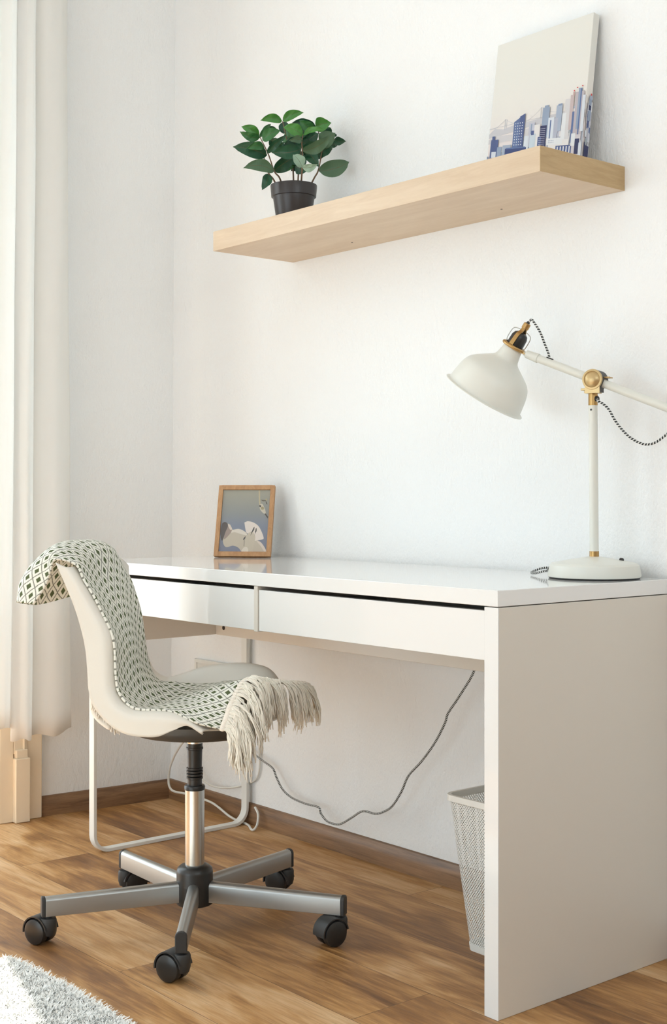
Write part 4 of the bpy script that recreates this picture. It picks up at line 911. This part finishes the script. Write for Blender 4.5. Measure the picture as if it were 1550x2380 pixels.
def pill(c, T, N_, w, z0, z1, n=6):
    # section with a rounded top
    P = [(-w, z0), (w, z0), (w, z1 - w)]
    for k in range(1, n): P.append((w * math.cos(math.pi * k / n), z1 - w + w * math.sin(math.pi * k / n) * 0.8))
    P.append((-w, z1 - w)); return [c + N_ * x + Z * z for x, z in P]
for k in range(5):
    a = R(ANG[k]); T = Vector((math.cos(a), math.sin(a), 0)); Nn = Vector((-T.y, T.x, 0)); o = Vector(o3)
    r0, r1 = 0.030, RL[k]
    mb = MB(); A0 = pill(o + T * r0, T, Nn, 0.0118, 0.0595, 0.1055); A1 = pill(o + T * r1, T, Nn, 0.0105, 0.0585, 0.1000)
    mb.grid([A0, A1], closed=True); n = len(A0); mb.add(A0, [tuple(reversed(range(n)))]); mb.add(A1, [tuple(range(n))])
    arm = mb.build('base_arm', M_ALU, chair, autosm=50, bevel=0.0008)
    mb = MB(); E0 = pill(o + T * r1, T, Nn, 0.0116, 0.0575, 0.1012); mb.prism(E0, T * 0.008); mb.build('end_cap', M_BLACKM, arm, autosm=40, bevel=0.0022, segs=3)
    # castor
    ax = AX[k].normalized(); tr = Z.cross(ax).normalized()
    if tr.dot(rtv) * TRS[k] < 0: tr = -tr
    st = o + T * (r1 - 0.006); wc = st + tr * 0.020; wc.z = 0.0265
    mb = MB(); mb.lathe((st.x, st.y, 0.0), (0, 0, 1), [(0.020, 0), (0.020, 0.0145), (0.030, 0.0175), (0.050, 0.0175), (0.0545, 0.0155), (0.0550, 0.0075), (0.0595, 0.0070), (0.0595, 0)], 24)
    # fender over the wheels
    def fen(rad, s): return [wc + ax * s + (tr * math.cos(t) + Z * math.sin(t)) * rad for t in [R(-8 + 178 * q_ / 18) for q_ in range(19)]]
    O0, O1, I0, I1 = fen(0.0315, -0.0195), fen(0.0315, 0.0195), fen(0.0288, -0.0195), fen(0.0288, 0.0195)
    mb.grid([O0, O1]); mb.grid([I0, I1]); mb.grid([O0, I0]); mb.grid([O1, I1])
    mb.add([O0[0], O1[0], I1[0], I0[0]], [(0, 1, 2, 3)]); mb.add([O0[-1], O1[-1], I1[-1], I0[-1]], [(0, 1, 2, 3)])
    # web between the wheels
    web = [wc + (tr * math.cos(t) + Z * math.sin(t)) * 0.030 - ax * 0.004 for t in [R(-8 + 210 * q_ / 18) for q_ in range(19)]]
    mb.prism(web, ax * 0.008)
    cs = mb.build('castor', M_BLACKM, chair, autosm=40)
    for sg in (1, -1):
        mb = MB(); mb.lathe(wc + ax * (0.0045 * sg), ax * sg, [(0, 0), (0, 0.0235), (0.0025, 0.0262), (0.0125, 0.0265), (0.0160, 0.0250), (0.0185, 0.0190), (0.0195, 0.010), (0.0198, 0)], 40)
        mb.build('wheel', M_BLACK, cs, autosm=40)

# ================================================================== throw blanket over the chair
B = [
 ((-.289,.165,.691), (-.340,.140,.692), (-.365,.080,.684), (-.372,.00,.676), (-.350,-.070,.684), (-.310,-.120,.700)),
 ((-.262,.166,.727), (-.330,.141,.732), (-.355,.080,.728), (-.360,.00,.724), (-.345,-.070,.725), (-.315,-.130,.735)),
 ((-.249,.167,.757), (-.300,.143,.772), (-.325,.080,.775), (-.335,.00,.772), (-.330,-.080,.770), (-.322,-.145,.770)),
 ((-.236,.170,.783), (-.248,.146,.806), (-.270,.080,.815), (-.285,.00,.815), (-.300,-.090,.811), (-.308,-.155,.800)),
 ((-.188,.174,.775), (-.200,.090,.798), (-.215,.00,.803), (-.240,-.090,.799), (-.268,-.160,.785)),
 ((-.168,.175,.743), (-.175,.090,.745), (-.190,.00,.742), (-.210,-.090,.738), (-.229,-.163,.725)),
 ((-.134,.175,.690), (-.145,.090,.686), (-.168,.00,.680), (-.192,-.090,.675), (-.209,-.164,.671)),
 ((-.104,.175,.630), (-.122,.090,.622), (-.148,.00,.616), (-.176,-.090,.612), (-.196,-.164,.607)),
 ((-.098,.175,.557), (-.106,.090,.550), (-.130,.00,.548), (-.160,-.085,.546), (-.182,-.155,.548)),
 ((-.091,.175,.520), (-.090,.090,.505), (-.104,.00,.500), (-.128,-.080,.502), (-.150,-.135,.503)),
 ((-.061,.176,.491), (-.055,.090,.478), (-.060,.00,.474), (-.074,-.070,.484), (-.095,-.120,.499)),
 ((-.016,.177,.487), (-.008,.100,.492), (.000,.02,.500), (-.010,-.060,.498), (-.032,-.118,.498)),
 ((.030,.178,.485), (.045,.115,.503), (.055,.045,.516), (.052,-.050,.510), (.040,-.118,.508)),
 ((.080,.184,.468), (.090,.135,.508), (.108,.075,.531), (.118,-.030,.522), (.120,-.118,.509)),
 ((.128,.178,.457), (.136,.145,.505), (.148,.092,.543), (.180,.005,.531), (.206,-.112,.511)),
]
def six(r):
    if len(r) == 6: return r
    m = tuple(0.5 * (x + y) for x, y in zip(r[0], r[1])); return (r[0], m) + r[1:]
ctrl = [[CP(*p) for p in six(r)] for r in B]
NU, NV = 10, 12
rows = surf(ctrl, NU, NV)
# soft creases running down the back and bunching on the seat
nr, nc = len(rows), len(rows[0])
for i in range(nr):
    for j in range(nc):
        u, v = i / (nr - 1), j / (nc - 1)
        w = math.sin(math.pi * v) ** 0.5
        back = max(0.0, 1 - abs(u - 0.45) / 0.28)
        d = 0.0055 * math.sin(v * 9 + u * 5 + 0.8) * back * w
        seat = max(0.0, 1 - abs(u - 0.84) / 0.13)
        d += 0.005 * math.sin(u * 40 + v * 6) * seat * w * 0.6
        d += 0.002 * noise.noise(Vector((u * 14, v * 5, 1.0)))
        rows[i][j] = rows[i][j] + (hd * back * 0.9 + Z * seat) * d
throw = thing('throw_blanket', 'cream throw blanket with green diamonds and fringe draped over the swivel chair', 'blanket', CP(0, 0, 0.48))
us = []; Lc = [0.0] * nc
for i in range(nr):
    if i:
        for j in range(nc): Lc[j] += (rows[i][j] - rows[i - 1][j]).length
    mean = sum(Lc) / nc; M = 0.0078; ur = []
    for j in range(nc):
        if j: M += 0.34 / (nc - 1)
        ur.append((0.5 * Lc[j] + 0.5 * mean, M))
    us.append(ur)
mb = MB(); mb.grid(rows, 0, us); tb = mb.build('woven_cloth', M_THROW, throw, autosm=180, solid=-0.005)
tb.modifiers['thickness'].offset = 0
# fringe along the front edge
edge = rows[-1]; rf = random.Random(21)
def strand(mb, p, d0, length, r, n=9, droop=1.0, spread=0.0, mi=None):
    P = [Vector(p)]; d = Vector(d0).normalized(); st = length / n
    for i in range(n):
        d = (d + Vector((0, 0, -0.30 * droop)) + Vector((rf.gauss(0, .09 + spread), rf.gauss(0, .09 + spread), rf.gauss(0, .05)))).normalized(); P.append(P[-1] + d * st)
    mb.tube(P, [r] * (len(P) - 1) + [r * 0.6], 5, rf.randint(0, 2) if mi is None else mi)
def tassel(mb, p, d0, length, count, droop):
    # a bundle of yarns that share one wavy core and fray towards the tip
    n = 12; core = [Vector(p)]; d = Vector(d0).normalized(); st = length / n
    for i in range(n):
        d = (d + Vector((0, 0, -0.30 * droop)) + Vector((rf.gauss(0, .10), rf.gauss(0, .10), rf.gauss(0, .05)))).normalized(); core.append(core[-1] + d * st)
    for s_ in range(count):
        a0 = rf.uniform(0, 6.283); fr = rf.uniform(0.2, 1.0); tw = rf.uniform(-2.5, 2.5); L_ = rf.uniform(0.70, 1.0); ph = rf.uniform(0, 6.28); P = []
        m_ = max(5, int(n * L_))
        for i in range(m_ + 1):
            t = i / n; rr = (0.0018 + 0.0062 * t ** 1.2) * fr
            T = (core[min(i + 1, n)] - core[max(i - 1, 0)]).normalized(); u = T.orthogonal().normalized(); v = T.cross(u)
            wv = 0.0012 * math.sin(t * 16 + ph)
            P.append(core[i] + u * (rr * math.cos(a0 + tw * t) + wv) + v * (rr * math.sin(a0 + tw * t)))
        r_ = rf.uniform(0.0009, 0.0014); mb.tube(P, [r_] * (len(P) - 1) + [r_ * 0.5], 5, rf.randint(0, 2))
mb = MB(); kb = MB(); NT = 48
for k in range(NT):
    t = (k + 0.5) / NT; x = t * (nc - 1); j = int(x); fr_ = x - j; p = edge[j].lerp(edge[min(j + 1, nc - 1)], fr_)
    inner = rows[-4][j].lerp(rows[-4][min(j + 1, nc - 1)], fr_); out = (p - inner).normalized()
    side = (edge[min(j + 1, nc - 1)] - edge[max(j - 1, 0)]).normalized()
    kn = p + out * 0.003
    kb.lathe(kn, out, [(-0.004, 0.001), (-0.002, 0.0040), (0.003, 0.0046), (0.006, 0.0034), (0.008, 0.0015)], 8)
    for layer_ in range(2):
        base_d = out * (0.40 + 0.45 * t) + side * (-0.12 + 0.35 * t * t + rf.gauss(0, .18)) + Z * (0.10 + 0.25 * math.sin(math.pi * t) + rf.gauss(0, .12)) + rd * 0.12 * (1 - t)
        Lk = (0.155 if t < 0.30 else 0.165 - 0.03 * t) * (rf.uniform(0.80, 1.02) if layer_ == 0 else rf.uniform(0.55, 0.85))
        if t < 0.15: Lk *= 0.72
        tassel(mb, kn + out * 0.005, base_d, Lk, 12, rf.uniform(1.0, 1.4) + 0.5 * t)
fg = mb.build('fringe', [M_FRINGE, M_KNOT, M_FRINGE], throw, autosm=180); fg['kind'] = 'stuff'
kb.build('fringe_knots', M_KNOT, throw, autosm=180)['kind'] = 'stuff'
# a few threads of the other end hang out behind the backrest
mb = MB()
for k in range(60):
    t = k / 59; p = CP(-0.164 + 0.048 * t, 0.135 + rf.uniform(-.015, .015), 0.487 - 0.052 * t + rf.uniform(-.002, .004))
    strand(mb, p, -hd * 0.25 + rd * 0.3 + hd * t * 0.5 - Z * 0.9, rf.uniform(0.008, 0.014), 0.0014, 4, 0.5, 0, 1)
mb.tube(crom([CP(-.168, .14, .500), CP(-.166, .142, .476), CP(-.150, .145, .457), CP(-.124, .145, .440)], 5), [0.0055] * 15 + [0.004], 10, 1)
bt = mb.build('back_fringe', [M_KNOT, M_KNOT, M_FRINGE], throw, autosm=180); bt['kind'] = 'stuff'
